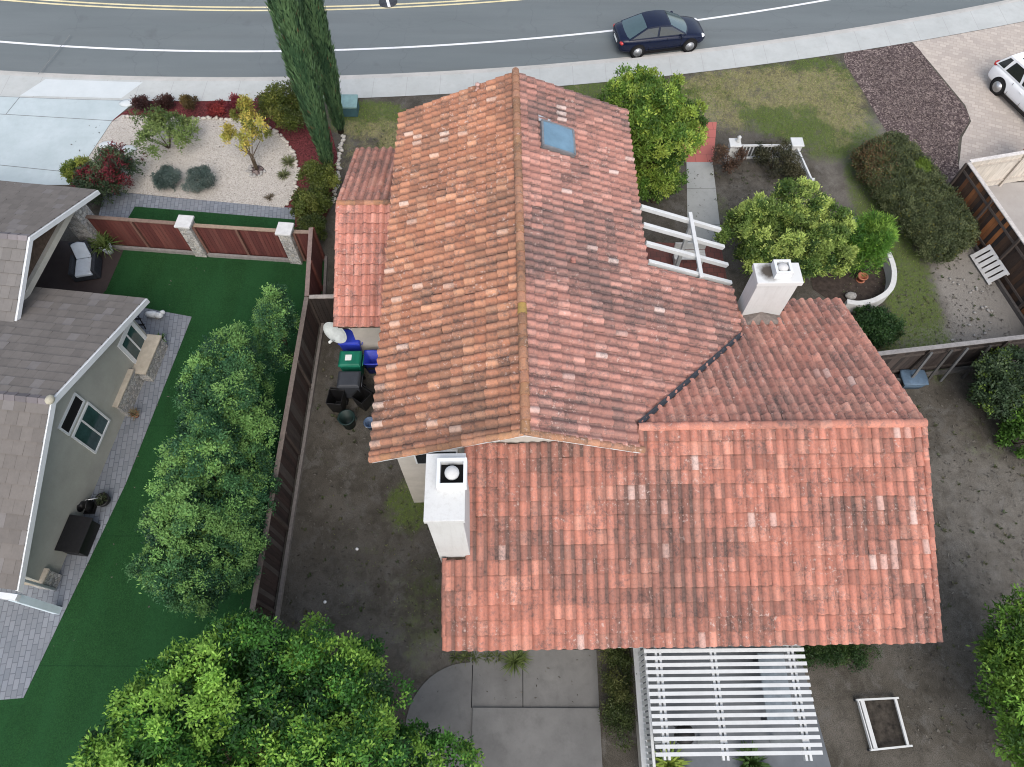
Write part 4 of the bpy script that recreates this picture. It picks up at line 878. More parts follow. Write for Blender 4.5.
for y in (-.32, .32): MB().box(-.72, .72, y-.05, y+.05, -.03, .028).build('runner', M['concrete_cap'], pl, PF)
# blue box by rear fence
bb = thing('plastic_tote', 'faded blue plastic tote below the rear fence braces', 'tote', G(908, 383)); p = G(908, 383)
MB().lathe([(.30, .0), (.36, .40)], p, 24, Matrix.Diagonal((1.15, .8, 1, 1)), sq=.8).build('tub', M['blue_box'], bb); MB().lathe([(.39, .402), (.39, .44), (.34, .46), (.001, .46)], p, 24, Matrix.Diagonal((1.15, .8, 1, 1)), sq=.8).build('lid', M['blue_box'], bb)
bb = thing('black_bucket', 'black bucket beside the faded blue tote', 'bucket', G(893, 388)); p = G(893, 388)
MB().lathe([(.17, 0), (.22, .38), (.20, .38), (.16, .04), (.001, .04)], p, 16).build('body', M['black'], bb); MB().tube([p+Vector((-.21, 0, .36)), p+Vector((-.1, -.2, .30)), p+Vector((.1, -.2, .30)), p+Vector((.21, 0, .36))], .008, 6).build('handle', M['galv'], bb)
# picket fence
pf = thing('picket_fence', 'low white picket fence turning a corner on the dry front yard', 'picket fence', (11.0, 21.6, 0))
P0, P1, P2 = Vector((9.15, 22.15, 0)), Vector((11.72, 22.2, 0)), Vector((12.0, 20.2, 0))
for p, s in ((P0, .19), (P1, .20)):
    MB().box(p.x-s, p.x+s, p.y-s, p.y+s, 0, .95).build('post', M['white_stucco'], pf, bevel=.015); MB().box(p.x-s-.05, p.x+s+.05, p.y-s-.05, p.y+s+.05,   .952, 1.02).build('post_cap', M['white_paint'], pf, bevel=.02)
MB().box(P2.x-.06, P2.x+.06, P2.y-.06, P2.y+.06, 0, .95).build('post', M['white_paint'], pf)
MB().lathe([(.09, 1.02), (.11, 1.08), (.06, 1.15), (.09, 1.23), (.02, 1.3)], P0+Vector((.12, .06, 0)), 12).build('finial', M['white_paint'], pf)
for A, B, n in ((P0, P1, 16), (P1, P2, 14)):
    d = (B-A).normalized(); L = (B-A).length
    for z in (.16, .82): MB().bar(A+d*.2+Vector((0, 0, z)), B+Vector((0, 0, z)), .07, .08).build('rail', M['white_paint'], pf)
    for k in range(n):
        c = A + d*(.26+(L-.34)*k/(n-1)); MB().bar(c+Vector((0, 0, .2)), c+Vector((0, 0, .78)), .04, .04, d).build('picket', M['white_paint'], pf)
# curved planter wall
rc = [(12.95, 18.75), (13.55, 18.45), (14.1, 17.75), (14.38, 16.9), (14.38, 16.0), (14.05, 15.2), (13.4, 14.72), (12.75, 14.55), (12.3, 14.62)]
sp = []
for i in range(len(rc)-1):
    p0, p1, p2, p3 = (Vector(rc[max(0, min(len(rc)-1, i+k))]) for k in (-1, 0, 1, 2))
    for j in range(5):
        t = j/5; sp.append(.5*((2*p1)+(p2-p0)*t+(2*p0-5*p1+4*p2-p3)*t*t+(3*p1-p0-3*p2+p3)*t**3))
sp.append(Vector(rc[-1])); b = MB(); n = len(sp); vs = []
for i in range(n):
    d = (sp[min(i+1, n-1)]-sp[max(0, i-1)]).normalized(); nn = Vector((d.y, -d.x))*.095
    vs += [(sp[i].x-nn.x, sp[i].y-nn.y, 0), (sp[i].x+nn.x, sp[i].y+nn.y, 0), (sp[i].x+nn.x, sp[i].y+nn.y, .5), (sp[i].x-nn.x, sp[i].y-nn.y, .5)]
b.add(vs, [(i*4+k, i*4+(k+1) % 4, i*4+4+(k+1) % 4, i*4+4+k) for i in range(n-1) for k in range(4)] + [(0, 1, 2, 3), (n*4-1, n*4-2, n*4-3, n*4-4)])
tag(b.build('planter_wall', M['white_stucco'], None, origin=(13.9, 16.5, 0)), 'curved white planter wall around the feathery green shrub', 'planter wall')
MB_ = MB().add([(12.2, 14.7, .02)] + [(q.x, q.y, .02) for q in reversed(sp)] + [(11.6, 18.6, .02), (11.4, 15.5, .02)], [tuple(range(n+3))]); tag(MB_.build('planter_soil', simple('planter_soil', (.055, .042, .035), .95, .3, 6)), kind='structure')
cp = thing('clay_pot', 'terracotta pot on dark soil inside the curved planter wall', 'pot', G(860, 280, .02)); p = G(860, 280, .02)
MB().lathe([(.12, 0), (.17, .22), (.20, .22), (.20, .27), (.16, .27), (.13, .06), (.001, .06)], p, 16).build('body', M['terracotta'], cp)
MB().lathe([(.15, .0), (.18, .03)], p, 16).build('saucer', M['terracotta'], cp)
tag(MB().blob(G(851, 296, .12), (.22, .18, .12), 12, 4, .25).build('boulder', M['stone_grey'], None, origin=G(851, 296, 0)), 'rounded pale boulder at the open end of the curved planter wall', 'rock')
# ------------------------------------------------------------------ bins and dish in the side yard
def cart(label, p, rz, mat, open_=False, w=.30, l=.36, h=1.0, sticker=False, lidmat=None):
    t = thing('wheelie_bin', label, 'wheelie bin', p, rz, 'bins lined up in the side yard'); f = Matrix.Translation(p) @ Matrix.Rotation(rz, 4, 'Z')
    b = MB(); z0, z1 = .06, h
    o_ = [(-w, -l), (w, -l), (w, l), (-w, l)]; s = .78
    ring = [(x*s, y*s, z0) for x, y in o_] + [(x, y, z1) for x, y in o_] + [(x*.9, y*.9, z1) for x, y in o_] + [(x*s*.85, y*s*.85, z0+.06) for x, y in o_]
    fs = [(3, 2, 1, 0)] + [(k*4+i, k*4+(i+1) % 4, k*4+4+(i+1) % 4, k*4+4+i) for k in range(3) for i in range(4)] + [(12, 13, 14, 15)]
    b.add(ring, fs); b.build('body', M[mat], t, f, bevel=.025)
    for sx in (-1, 1): MB().lathe([(.02, -.03), (.11, -.03), (.11, .03), (.02, .03)], (sx*(w*.8), l*.72, .11), 14, Matrix.Rotation(R(90), 4, 'Y')).build('wheel', M['rubber'], t, f)
    if not open_:
        ld = MB(); ld.add([(-w-.03, -l-.05, h+.01), (w+.03, -l-.05, h+.01), (w+.03, l+.03, h+.01), (-w-.03, l+.03, h+.01), (-w+.04, -l+.04, h+.09), (w-.04, -l+.04, h+.09), (w-.04, l-.04, h+.11), (-w+.04, l-.04, h+.11)],
              [(3, 2, 1, 0), (4, 5, 6, 7), (0, 1, 5, 4), (1, 2, 6, 5), (2, 3, 7, 6), (3, 0, 4, 7)]); L = ld.build('lid', M[lidmat or mat], t, f, bevel=.03)
        if sticker: MB().slab([(-.11, -.16, h+.105), (.11, -.16, h+.105), (.11, .06, h+.115), (-.11, .06, h+.115)], (0, 0, .006)).build('sticker', M['sticker'], L, f)
    else:
        MB().slab([(-w, l+.03, h), (w, l+.03, h), (w, l+.12, .35), (-w, l+.12, .35)], (0, .03, 0)).build('lid', M[mat], t, f, bevel=.01)
    MB().tube([(-w*.8, l+.06, h-.06), (w*.8, l+.06, h-.06)], .016, 6).build('handle', M[mat], t, f)
cart('blue wheelie bin under the satellite dish', Vector((-5.62, 12.62-.4, 0)) + Vector((.0, .42, 0)), R(-92), 'blue')
cart('green wheelie bin with white paper on its lid', Vector((-5.52, 11.78, 0)), R(-90), 'green_bin', sticker=True)
cart('closed dark grey wheelie bin between the green bin and open bins', Vector((-5.47, 10.98, 0)), R(-90), 'grey_bin')
cart('open black square bin nearest the side fence', Vector((-5.92, 10.42, 0)), R(-6), 'black', True, .26, .28, .85)
cart('open black bin tilted toward the house wall', Vector((-5.05, 10.52, 0)), R(-35), 'black', True, .24, .26, .8)
tb = thing('plastic_tub', 'round dark green tub in front of the open black bins', 'tub', (-5.52, 9.78, 0)); MB().lathe([(.20, 0), (.27, .55), (.29, .56), (.29, .60), (.25, .60), (.19, .05), (.001, .05)], (-5.52, 9.78, 0), 24).build('body', M['dark_green'], tb)
for s in (-1, 1): MB().tube([(-5.52+s*.28, 9.70, .5), (-5.52+s*.33, 9.78, .46), (-5.52+s*.28, 9.86, .5)], .015, 6).build('handle', M['dark_green'], tb)
tb = thing('recycling_crate', 'deep blue crate half under the west eave beside the green bin', 'crate', (-4.78, 12.0, 0)); 
MB().lathe([(.22, .0), (.28, .75), (.30, .76), (.30, .80), (.25, .80), (.2, .05), (.001, .05)], (-4.85, 11.98, 0), 24, sq=.8).build('body', M['blue'], tb); MB().box(-5.0, -4.7, 11.68, 11.70, .45, .55).build('hand_grip', M['black'], tb)
tb = thing('plastic_bucket', 'pale blue bucket near the white edge tiles of the west eave', 'bucket', (-4.72, 9.75, 0)); MB().lathe([(.14, 0), (.19, .34), (.21, .35), (.18, .36), (.14, .04), (.001, .04)], (-4.78, 9.72, 0), 18).build('body', M['sky_bucket'], tb); MB().tube([(-4.96, 9.72, .33), (-4.9, 9.55, .28), (-4.66, 9.55, .28), (-4.6, 9.72, .33)], .008, 6).build('handle', M['galv'], tb)
ds = thing('satellite_dish', 'white satellite dish on a pole above the blue bin', 'satellite dish', (-5.7, 12.75, 0)); DC = Vector((-5.95, 12.50, 1.62))
MB().tube([(-5.35, 12.56, 1.5), (-5.6, 12.75, 1.45), (-5.80, 12.72, 1.55)], .025, 8).build('mast', M['galv'], ds)
ax = Vector((-.40, -.82, .42)).normalized(); DM = ax.to_track_quat('Z', 'Y').to_matrix().to_4x4()
MB().lathe([(.001, 0), (.12, .008), (.24, .032), (.36, .075), (.42, .10), (.425, .092), (.36, .06), (.24, .018), (.12, -.008), (.001, -.016)], DC, 28, DM @ Matrix.Diagonal((1.12, .92, 1, 1))).build('reflector', M['dish'], ds)
tip = DC + ax*.33 + (DM @ Vector((0, -.42, 0)).to_4d()).to_3d()*.55; MB().tube([DC + (DM @ Vector((0, -.36, .05))), tip], .014, 6).build('feed_arm', M['galv'], ds); MB().lathe([(.03, -.06), (.05, -.05), (.05, .06), (.035, .08)], tip, 12, DM).build('receiver', M['sticker'], ds)
for k, (u, v, lab) in enumerate(((357, 549, 'small white ball on bare soil in line with the chimney base'), (325, 602, 'small white ball on bare soil just above the large round tree'))):
    tag(MB().blob(G(u, v, .045), (.05, .05, .05), 12, k, .02).build('white_ball', M['ball'], None, origin=G(u, v, 0)), lab, 'ball')
# white frame in the back yard
fr = thing('bed_frame', 'white rectangular metal frame lying on the dark bare back yard', 'frame', G(883, 723)); 
a, b_, c, d = (G(857, 700, .16), G(896, 698, .16), G(909, 746, .16), G(871, 750, .16))
MB().bar(a+(a-b_)*.02, b_+(b_-a)*.06, .05, .07).build('end_bar', M['white_paint'], fr); MB().bar(d+(d-c)*.02, c+(c-d)*.08, .05, .07).build('end_bar', M['white_paint'], fr)
sx = (b_-a).normalized(); MB().bar(a+sx*.13, d+sx*.13, .11, .06).build('side_bar', M['white_paint'], fr); MB().bar(b_-sx*.03, c-sx*.03, .07, .06).build('side_bar', M['white_paint'], fr); MB().bar(a+sx*.015, d+sx*.015, .03, .10).build('side_lip', M['white_paint'], fr)
for p in (a, b_, c, d): MB().box(p.x-.03, p.x+.03, p.y-.03, p.y+.03, 0, .12).build('foot', M['metal'], fr)
tag(MB().add([(a.x+.1, a.y, .012), (b_.x, b_.y, .012), (c.x, c.y, .012), (d.x+.1, d.y, .012)], [(0, 1, 2, 3)]).build('dry_weeds', simple('dry_leaf_litter', (.050, .043, .035), .95, .45, 5), None), kind='stuff')
# kerbside utility box, water meter lid, manhole
ub = thing('utility_box', 'teal utility pedestal at the sidewalk behind the cypress', 'utility box', G(349, 112)); p = Vector((-7.25, 25.0, 0))
MB().box(p.x-.40, p.x+.40, p.y-.32, p.y+.32, 0, .46).build('base', M['teal_dark'], ub, bevel=.03); MB().slab([(p.x-.44, p.y-.36, .465), (p.x+.44, p.y-.36, .465), (p.x+.44, p.y+.36, .56), (p.x-.44, p.y+.36, .56)], (0, 0, .10)).build('lid', M['teal'], ub, bevel=.03)
mc = thing('road_cover', 'round cover with a pale stripe across it on the yellow centre line', 'manhole cover', G(388, 2, -.12)); p = G(388, 2, -.122)
MB().lathe([(.001, .0), (.46, .0), (.46, .008), (.001, .009)], p, 28).build('lid', M['metal'], mc)
b = MB(); b.bar(p+Vector((.10, -.40, .012)), p+Vector((-.12, .42, .012)), .14, .006); b.build('paint_mark', M['line_white'], mc)
# ------------------------------------------------------------------ cars
def car(label, loc, rz, paint, L=4.3, W=1.70, H=1.40, hatch=False, roofglass=False, name='parked_car'):
    t = thing(name, label, 'car', loc, rz); f = Matrix.Translation(loc) @ Matrix.Rotation(rz, 4, 'Z'); hw = W/2
    if hatch: st = [(-.5, .80, .30, .95, .80), (-.485, .90, .24, 1.02, .88), (-.44, .97, .22, 1.05, .93), (-.3, 1, .22, 1.04, .94), (-.1, 1, .22, 1.02, .93), (.1, 1, .22, 1.0, .92), (.22, .99, .22, .99, .90), (.34, .97, .22, .94, .85), (.43, .92, .22, .86, .76), (.48, .82, .26, .74, .66), (.5, .62, .34, .60, .55)]
    else: st = [(-.5, .68, .38, .80, .70), (-.49, .82, .28, .90, .78), (-.455, .92, .23, .945, .84), (-.38, .97, .21, .95, .87), (-.25, 1, .20, .945, .88), (-.05, 1, .20, .93, .87), (.12, 1, .20, .92, .86), (.2, .99, .20, .91, .84), (.32, .965, .20, .85, .78), (.42, .90, .22, .76, .70), (.475, .78, .26, .66, .62), (.5, .55, .34, .56, .52)]
    b = MB(); ring = 14; vs = []
    for x, w_, zb, zt, zs in st:
        w2 = w_*hw; half = [(0, zb), (w2*.80, zb), (w2*.95, zb+.07), (w2*.995, zb+.2), (w2, (zb+zs)/2+.05), (w2*.975, zs), (w2*.80, zs+(zt-zs)*.75)]
        half2 = half + [(0, zt)]
        pts = half2 + [(-y, z) for y, z in reversed(half2[1:-1])]
        vs += [(x*L, y, z) for y, z in pts]; ring = len(pts)
    n = len(st); fs = [(i*ring+k, i*ring+(k+1) % ring, (i+1)*ring+(k+1) % ring, (i+1)*ring+k) for i in range(n-1) for k in range(ring)] + [tuple(range(ring)), tuple((n-1)*ring+k for k in reversed(range(ring)))]
    b.add(vs, fs, True); body = b.build('body', M[paint], t, f, sub=1)
    # greenhouse
    zb = .86 if not hatch else .94
    if hatch: B = (-.475, .27, .90*hw); T = (-.40, .07, .74*hw)
    else: B = (-.40, .245, .90*hw); T = (-.19, .055, .68*hw)
    zt = H; nx = 7; ny = 7
    def gp(s, q):   # s 0..1 along the roof, q -1..1 across
        return Vector(((T[0]+(T[1]-T[0])*s)*L, q*T[2], zt - .035*(2*s-1)**2*1.3 - .03*q*q))
    b = MB(); g = [gp(i/(nx-1), 2*j/(ny-1)-1) for i in range(nx) for j in range(ny)]
    b.add(g, [(i*ny+j, (i+1)*ny+j, (i+1)*ny+j+1, i*ny+j+1) for i in range(nx-1) for j in range(ny-1)], True); roof = b.build('roof', M[paint], t, f)
    def bp(s, q): return Vector(((B[0]+(B[1]-B[0])*s)*L + (.05*L*(1-q*q) if s > .99 else (-.035*L*(1-q*q) if s < .01 else 0)), q*B[2], zb+.03))
    def face(top, bot, nn, m0=.04, m1=.05):
        bb = MB(); bb.add(top+bot, [(k, k+1, nn+k+1, nn+k) for k in range(nn-1)], True); return bb
    qs = [2*k/6-1 for k in range(7)]
    def inset(top, bot, k): 
        c = (sum(top, Vector())+sum(bot, Vector()))/(2*len(top)); nrm = (bot[0]-top[0]).cross(top[-1]-top[0]).normalized()
        if nrm.dot(c-Vector((0, 0, .6))) < 0: nrm = -nrm
        return [c+(p-c)*k+nrm*.012 for p in top], [c+(p-c)*k+nrm*.012 for p in bot]
    sh = MB()
    for nm, s in (('windshield', 1), ('rear_window', 0)):
        tp = [gp(s, q) for q in qs]; bo = [bp(s, q) for q in qs]; sh.add(tp+bo, [(k, k+1, 8+k, 7+k) for k in range(6)], True)
        a, c = inset(tp, bo, .90); MB().add(a+c, [(k, k+1, 8+k, 7+k) for k in range(6)], True).build(nm, M['glass_car'], t, f)
    for sd in (-1, 1):
        tp = [gp(i/6, sd) for i in range(7)]; bo = [bp(i/6, sd) for i in range(7)]; bo[0] = bp(0, sd); bo[6] = bp(1, sd)
        sh.add(tp+bo, [(k, k+1, 8+k, 7+k) for k in range(6)], True)
        for (i0, i1) in (((0, 3), (3, 6)) if not hatch else ((0, 1), (1, 3), (3, 6))):
            def at(s, v_): 
                p0, p1 = gp(s, sd), bp(s, sd); return p0+(p1-p0)*v_
            s0, s1 = i0/6+.02, i1/6-.02; 
            pts = [at(s0+.03, .12), at(s1-.01, .12), at(s1, .90), at(s0, .90)]; pts = [p+Vector((0, sd*.012, .004)) for p in pts]
            MB().add(pts, [(0, 1, 2, 3)]).build('side_window', M['glass_dark'], t, f)
    sh.build('cabin_frame', M[paint], t, f)
    zs = .62 if not hatch else .74
    wr = .31 if not hatch else .345
    for x in (-.29*L, .305*L):
        for sd in (-1, 1):
            c = Vector((x, sd*(hw-.105), wr)); Q = Matrix.Rotation(R(90)*-sd, 4, 'X')
            MB().lathe([(wr*1.17, -.12), (wr*1.17, .108)], c+Vector((0, 0, .02)), 22, Q).build('wheel_arch', M['black_void'], t, f)
            wh = MB().lathe([(wr*.62, -.1), (wr*.93, -.1), (wr, -.07), (wr, .085), (wr*.93, .118), (wr*.66, .122), (wr*.62, .10)], c, 24, Q).build('wheel', M['rubber'], t, f)
            rb = MB().lathe([(.001, .112), (wr*.14, .115), (wr*.16, .095), (wr*.6, .085), (wr*.68, .124)], c, 24, Q)
            for k in range(7):
                a = 2*math.pi*k/7; rb.bar(c + (Q @ Vector((0, 0, .11))), c + (Q @ Vector((math.cos(a)*wr*.62, math.sin(a)*wr*.62, .115))), wr*.17, .02, Q @ Vector((0, 0, 1)))
            rb.build('rim', M['rim'], wh, f)
    for sd in (-1, 1):
        if hatch:
            MB().blob((-.475*L, sd*hw*.74, .93), (.13, .16, .13), 12, 1, .02).build('taillight', M['lamp_red'], t, f); MB().blob((.44*L, sd*hw*.72, .70), (.22, .14, .08), 12, 1, .02).build('headlight', M['lamp_clear'], t, f)
        else:
            MB().blob((-.472*L, sd*hw*.72, .73), (.10, .16, .09), 12, 1, .02).build('taillight', M['lamp_red'], t, f); MB().blob((.445*L, sd*hw*.66, .62), (.14, .14, .075), 12, 1, .02).build('headlight', M['lamp_clear'], t, f)
        MB().blob((.185*L, sd*(hw+.06), zb+.05), (.07, .09, .06), 10, 1, .02).build('mirror', M[paint], t, f)
        MB().box(-.06*L, .0*L-.1, sd*(hw-.012)-.012, sd*(hw-.012)+.018, zs+.06, zs+.085).build('door_handle', M[paint], t, f)
        for gx in (-.17, .02 if hatch else .03, .19): MB().bar((gx*L, sd*(hw-.004), .34), (gx*L, sd*(hw-.030), zb-.03), .012, .012).build('panel_gap', M['black_void'], t, f)
        MB().box(-.22*L, .22*L, sd*hw*.965-.01, sd*hw*.965+.01, .17, .27).build('sill', M['black'], t, f)
    MB().box(.488*L, .503*L, -.42, .42, .30, .42).build('grille', M['black'], t, f); MB().bar((.175*L, -.62, zb+.055), (.175*L, .62, zb+.055), .03, .02).build('wiper_cowl', M['black'], t, f)
    MB().box(-.503*L, -.497*L, -.26, .26, .52, .63).build('number_plate', M['sticker'], t, f)
    if roofglass: MB().add([gp(s, q)+Vector((0, 0, .006)) for s in (.18, .72) for q in (-.6, .6)], [(0, 1, 3, 2)]).build('sunroof', M['glass_dark'], roof, f)
    return t
ang = math.atan2(.46, 2.54)
car('navy blue two door coupe parked at the kerb', Vector((6.87, 29.92, -.13)), ang, 'navy', 4.25, 1.68, 1.38)
hd = Vector((.36, -.93, 0)).normalized()
car('white hatchback with red tail lamp on the pink paver driveway', Vector((21.83, 26.42, .006)) + hd*1.22 + Vector((-hd.y, hd.x, 0))*.80, math.atan2(hd.y, hd.x), 'car_white', 4.3, 1.8, 1.60, True, True)
# ------------------------------------------------------------------ foliage
def unit(a): return a/np.maximum(1e-9, np.linalg.norm(a, axis=-1, keepdims=True))
def leaves_from(P, AX, rg, per, ln, wd, spread=(.35, 1.45), jit=.06, droop=0.):
    """rosettes of leaves: P clump centres, AX clump axes"""
    n = len(P); P = np.repeat(P, per, 0); AX = np.repeat(AX, per, 0); N = n*per
    rnd = unit(rg.normal(size=(N, 3))); s = unit(np.cross(AX, rnd)); ph = rg.uniform(*spread, size=(N, 1))
    d = unit(AX*np.cos(ph) + s*np.sin(ph) + np.array([0, 0, -droop])); c = P + rg.normal(size=(N, 3))*jit
    nn = unit(AX - d*np.sum(AX*d, 1, keepdims=True) + rg.normal(size=(N, 3))*.35); sd = unit(np.cross(d, nn))
    L = ln*rg.uniform(.65, 1.25, size=(N, 1)); w = wd*rg.uniform(.75, 1.2, size=(N, 1))
    V = np.stack([c, c + d*L*.5 + sd*w*.5, c + d*L, c + d*L*.5 - sd*w*.5], 1).reshape(-1, 3)
    return V, per
def noise3(P, s, seed): return np.array([noise.noise(Vector((p[0]*s+seed, p[1]*s-seed*.6, p[2]*s+seed*.3))) for p in P])
def crown(name, parent, lobes, n, per, ln, wd, cols, seed, inner=.2, up=.45, bump=.28, bs=1.1, zmin=-.55, clump_jit=.06, tipcols=None, tipp=.3, puff=None, pfill=18):
    """lobes -> puffs of twigs over their surface -> leaf rosettes over each puff, so gaps and clumps show at two sizes"""
    rg = np.random.default_rng(seed); lob = np.array(lobes, float); area = (lob[:, 3]*lob[:, 4]+lob[:, 3]*lob[:, 5])
    size = float(np.sqrt(area.sum())); pr0 = puff or max(.13, min(.46, .19*size)); npf = max(12, n//pfill)
    idx = rg.choice(len(lob), size=npf*3, p=area/area.sum()); Lb = lob[idx]; D = unit(rg.normal(size=(npf*3, 3)))
    ok = D[:, 2] > zmin; D, Lb, idx = D[ok], Lb[ok], idx[ok]
    rf = np.where(rg.uniform(size=len(D)) < inner, rg.uniform(.30, .75, len(D)), rg.uniform(.80, 1.0, len(D)))
    rf = rf*(1 + bump*noise3(Lb[:, :3] + D*Lb[:, 3:6], bs, seed)); P = Lb[:, :3] + D*Lb[:, 3:6]*rf[:, None] - D*pr0*.5
    keep = P[:, 2] > .04
    for k in range(len(lob)):
        q = (P - lob[k, :3])/lob[k, 3:6]; keep &= ~((np.linalg.norm(q, axis=1) < .62) & (idx != k) & (rf > .78))
    P, D = P[keep][:npf], D[keep][:npf]; m0 = len(P); PR = pr0*rg.uniform(.65, 1.25, m0)
    tone0 = np.clip(.48 + .55*noise3(P, 1.3, seed+5) + rg.normal(size=m0)*.30, 0, 1)
    rep_ = np.repeat(np.arange(m0), pfill); d2 = unit(rg.normal(size=(len(rep_), 3)) + D[rep_]*1.1 + np.array([0, 0, .6]))
    Q = P[rep_] + d2*PR[rep_][:, None]*rg.uniform(.70, 1.05, (len(rep_), 1)); AX = unit(d2 + np.array([0, 0, up]))
    V, _ = leaves_from(Q, AX, rg, per, ln, wd, jit=clump_jit); c0, c1, c2 = (np.array(c) for c in cols); m_ = len(Q)
    tone = np.clip(tone0[rep_] + rg.normal(size=m_)*.08, 0, 1)[:, None]
    cc = np.where(tone < .5, c0 + (c1-c0)*tone*2, c1 + (c2-c1)*(tone*2-1))
    if tipcols is not None:
        pt_ = np.clip(tipp*(.6+1.5*noise3(P, .8, seed+9)), 0, 1); young_lit = (rg.uniform(size=m0) < pt_)[rep_]
        tip_light = np.clip(.15 + 1.1*np.sum(d2*unit(D + np.array([0, 0, .7]))[rep_], 1), 0, 1); tc = rg.uniform(size=m_) < np.where(young_lit, 1.0, .10)*tip_light; cc[tc] = np.array(tipcols)[rg.integers(0, len(tipcols), tc.sum())]  # painted light with new growth: puff tops take the pale tip colours
    C = np.repeat(cc, per, 0)*rg.uniform(.88, 1.12, size=(m_*per, 1))*np.repeat(rg.uniform(.80, 1.18, m0)[rep_], per)[:, None]
    V[:, 2] = np.maximum(V[:, 2], .015)
    return np_mesh(name, V, 4, C, 'leaf', parent)
def trunk(parent, base, lobes, r, seed, top=None, lean=(0, 0)):
    rnd = random.Random(seed); base = Vector(base); b = MB()
    cz = min(l[2] for l in lobes); hz_ = top if top else max(.3, cz*.6); fork = base + Vector((lean[0], lean[1], hz_))
    mid = (base+fork)/2 + Vector((rnd.uniform(-.08, .08), rnd.uniform(-.08, .08), 0))
    b.tube([base+Vector((0, 0, -.1)), base + Vector((0, 0, .12)), mid, fork], [r*1.35, r*1.1, r*.9, r*.75], 10)
    for l in lobes:
        for k in range(2 if len(lobes) < 4 else 1):
            e = Vector(l[:3]) + Vector((rnd.uniform(-.5, .5)*l[3], rnd.uniform(-.5, .5)*l[4], rnd.uniform(-.1, .5)*l[5]))
            b.tube([fork - Vector((0, 0, .05)), fork.lerp(e, .5) + Vector((rnd.uniform(-.15, .15), rnd.uniform(-.15, .15), .1)), e], [r*.6, r*.38, r*.12], 7)
    b.build('trunk', M['bark'], parent)
def tree(name, label, cat, base, lobes, n, per, ln, wd, cols, seed, tr=.12, group=None, top=None, **kw):
    t = thing(name, label, cat, base, 0, group); trunk(t, base, lobes, tr, seed, top); crown('crown', t, lobes, n, per, ln, wd, cols, seed, **kw); return t
GR = ((.012, .050, .011), (.030, .110, .018), (.070, .200, .030)); YT = ((.20, .38, .055), (.17, .34, .05), (.23, .40, .065))
# big round tree, bottom left
C = Vector((-5.2, -1.0, 3.3)); rg_ = random.Random(5); lb = [(C.x, C.y, C.z, 3.4, 3.4, 2.6)]
for k in range(16):
    a = k*2.399; el = .10 + .95*((k*.618) % 1); rr = 3.3
    lb.append((C.x + rr*math.cos(a)*math.cos(el), C.y + rr*math.sin(a)*math.cos(el), C.z + 2.1*math.sin(el), rg_.uniform(1.1, 1.5), rg_.uniform(1.1, 1.5), rg_.uniform(.9, 1.2)))
tree('broadleaf_tree', 'large round bright green tree at the front of the bare side yard', 'tree', (-5.2, -1.4, 0), lb, 17000, 14, .10, .048, GR, 71, .20, tipcols=YT, tipp=.62, inner=.22, bump=.34, puff=.33, clump_jit=.07)
HG = ((.014, .054, .025), (.034, .108, .044), (.078, .190, .068)); HT_ = ((.20, .36, .10), (.16, .32, .09))
def lumps(c, r, k, seed, s=.5, zz=.9):
    rnd = random.Random(seed); out = [(c[0], c[1], c[2], r[0]*.85, r[1]*.85, r[2]*.9)]
    for i in range(k):
        a = i*2.399+seed; el = -.2 + 1.3*((i*.618+.3) % 1); out.append((c[0]+r[0]*.75*math.cos(a)*math.cos(el), c[1]+r[1]*.75*math.sin(a)*math.cos(el), c[2]+r[2]*.72*math.sin(el), r[0]*s*rnd.uniform(.8, 1.1), r[1]*s*rnd.uniform(.8, 1.1), r[2]*s*rnd.uniform(.7, 1)))
    return out
for lab, bx_, cz_, r, n, sd_ in (('tall slim green tree at the far end of the fence row beside the turf', (-7.75, 12.2), 2.0, (.50, 1.0, 1.85), 1300, 72),
        ('middle broad green tree of the row between turf and brown side fence', (-8.55, 9.4), 2.3, (1.20, 2.0, 2.2), 3900, 73),
        ('dark green tree of the fence row between the middle tree and the nearest one', (-8.5, 6.7), 2.3, (1.28, 1.9, 2.2), 3900, 74),
        ('bushy green tree of the fence row closest to the large round tree', (-8.55, 4.95), 2.2, (1.32, 1.6, 2.1), 3600, 75)):
    tree('hedge_tree', lab, 'tree', (bx_[0], bx_[1], 0), lumps((bx_[0], bx_[1], cz_), r, 13, sd_, .44), int(n*1.6), 15, .078, .038, HG, sd_, .09, 'trees along the brown side fence', tipcols=HT_, tipp=.62, puff=.27, bump=.36, zmin=-.8, inner=.2)
LG = ((.045, .100, .016), (.110, .205, .030), (.22, .32, .05)); LT = ((.31, .40, .065), (.27, .38, .07))
tree('garden_tree', 'tall lime green tree growing against the east eave of the main roof', 'tree', (5.75, 19.9, 0), lumps((5.35, 20.8, 2.1), (1.5, 1.35, 2.05), 9, 76) + [(5.5, 21.9, 3.7, 1.0, .9, .85), (6.3, 21.2, 2.9, .95, .9, .9), (4.3, 21.9, 3.4, 1.1, .9, .9), (4.9, 21.2, 3.9, 1.0, .8, .7), (5.5, 20.2, 1.0, 1.25, 1.0, .9)], 5200, 15, .125, .052, LG, 76, .13, puff=.34, tipcols=LT, tipp=.4, zmin=-.8, inner=.2)
lb = [(9.25, 16.5, 2.2, 1.5, 1.3, 1.2), (8.3, 16.4, 2.1, .9, .9, .9), (10.35, 17.5, 2.2, 1.05, .85, 1.1), (8.6, 16.6, 2.0, 1.0, 1.0, 1.0), (10.95, 16.6, 1.8, 1.25, 1.1, 1.1), (11.7, 16.2, 1.4, .8, .8, .9), (8.95, 15.9, 1.6, .9, .9, .9), (10.0, 15.6, 1.8, 1.2, .8, 1.0), (11.35, 17.0, 1.7, .9, .8, .9), (9.0, 16.9, 1.9, .8, .8, .9)]
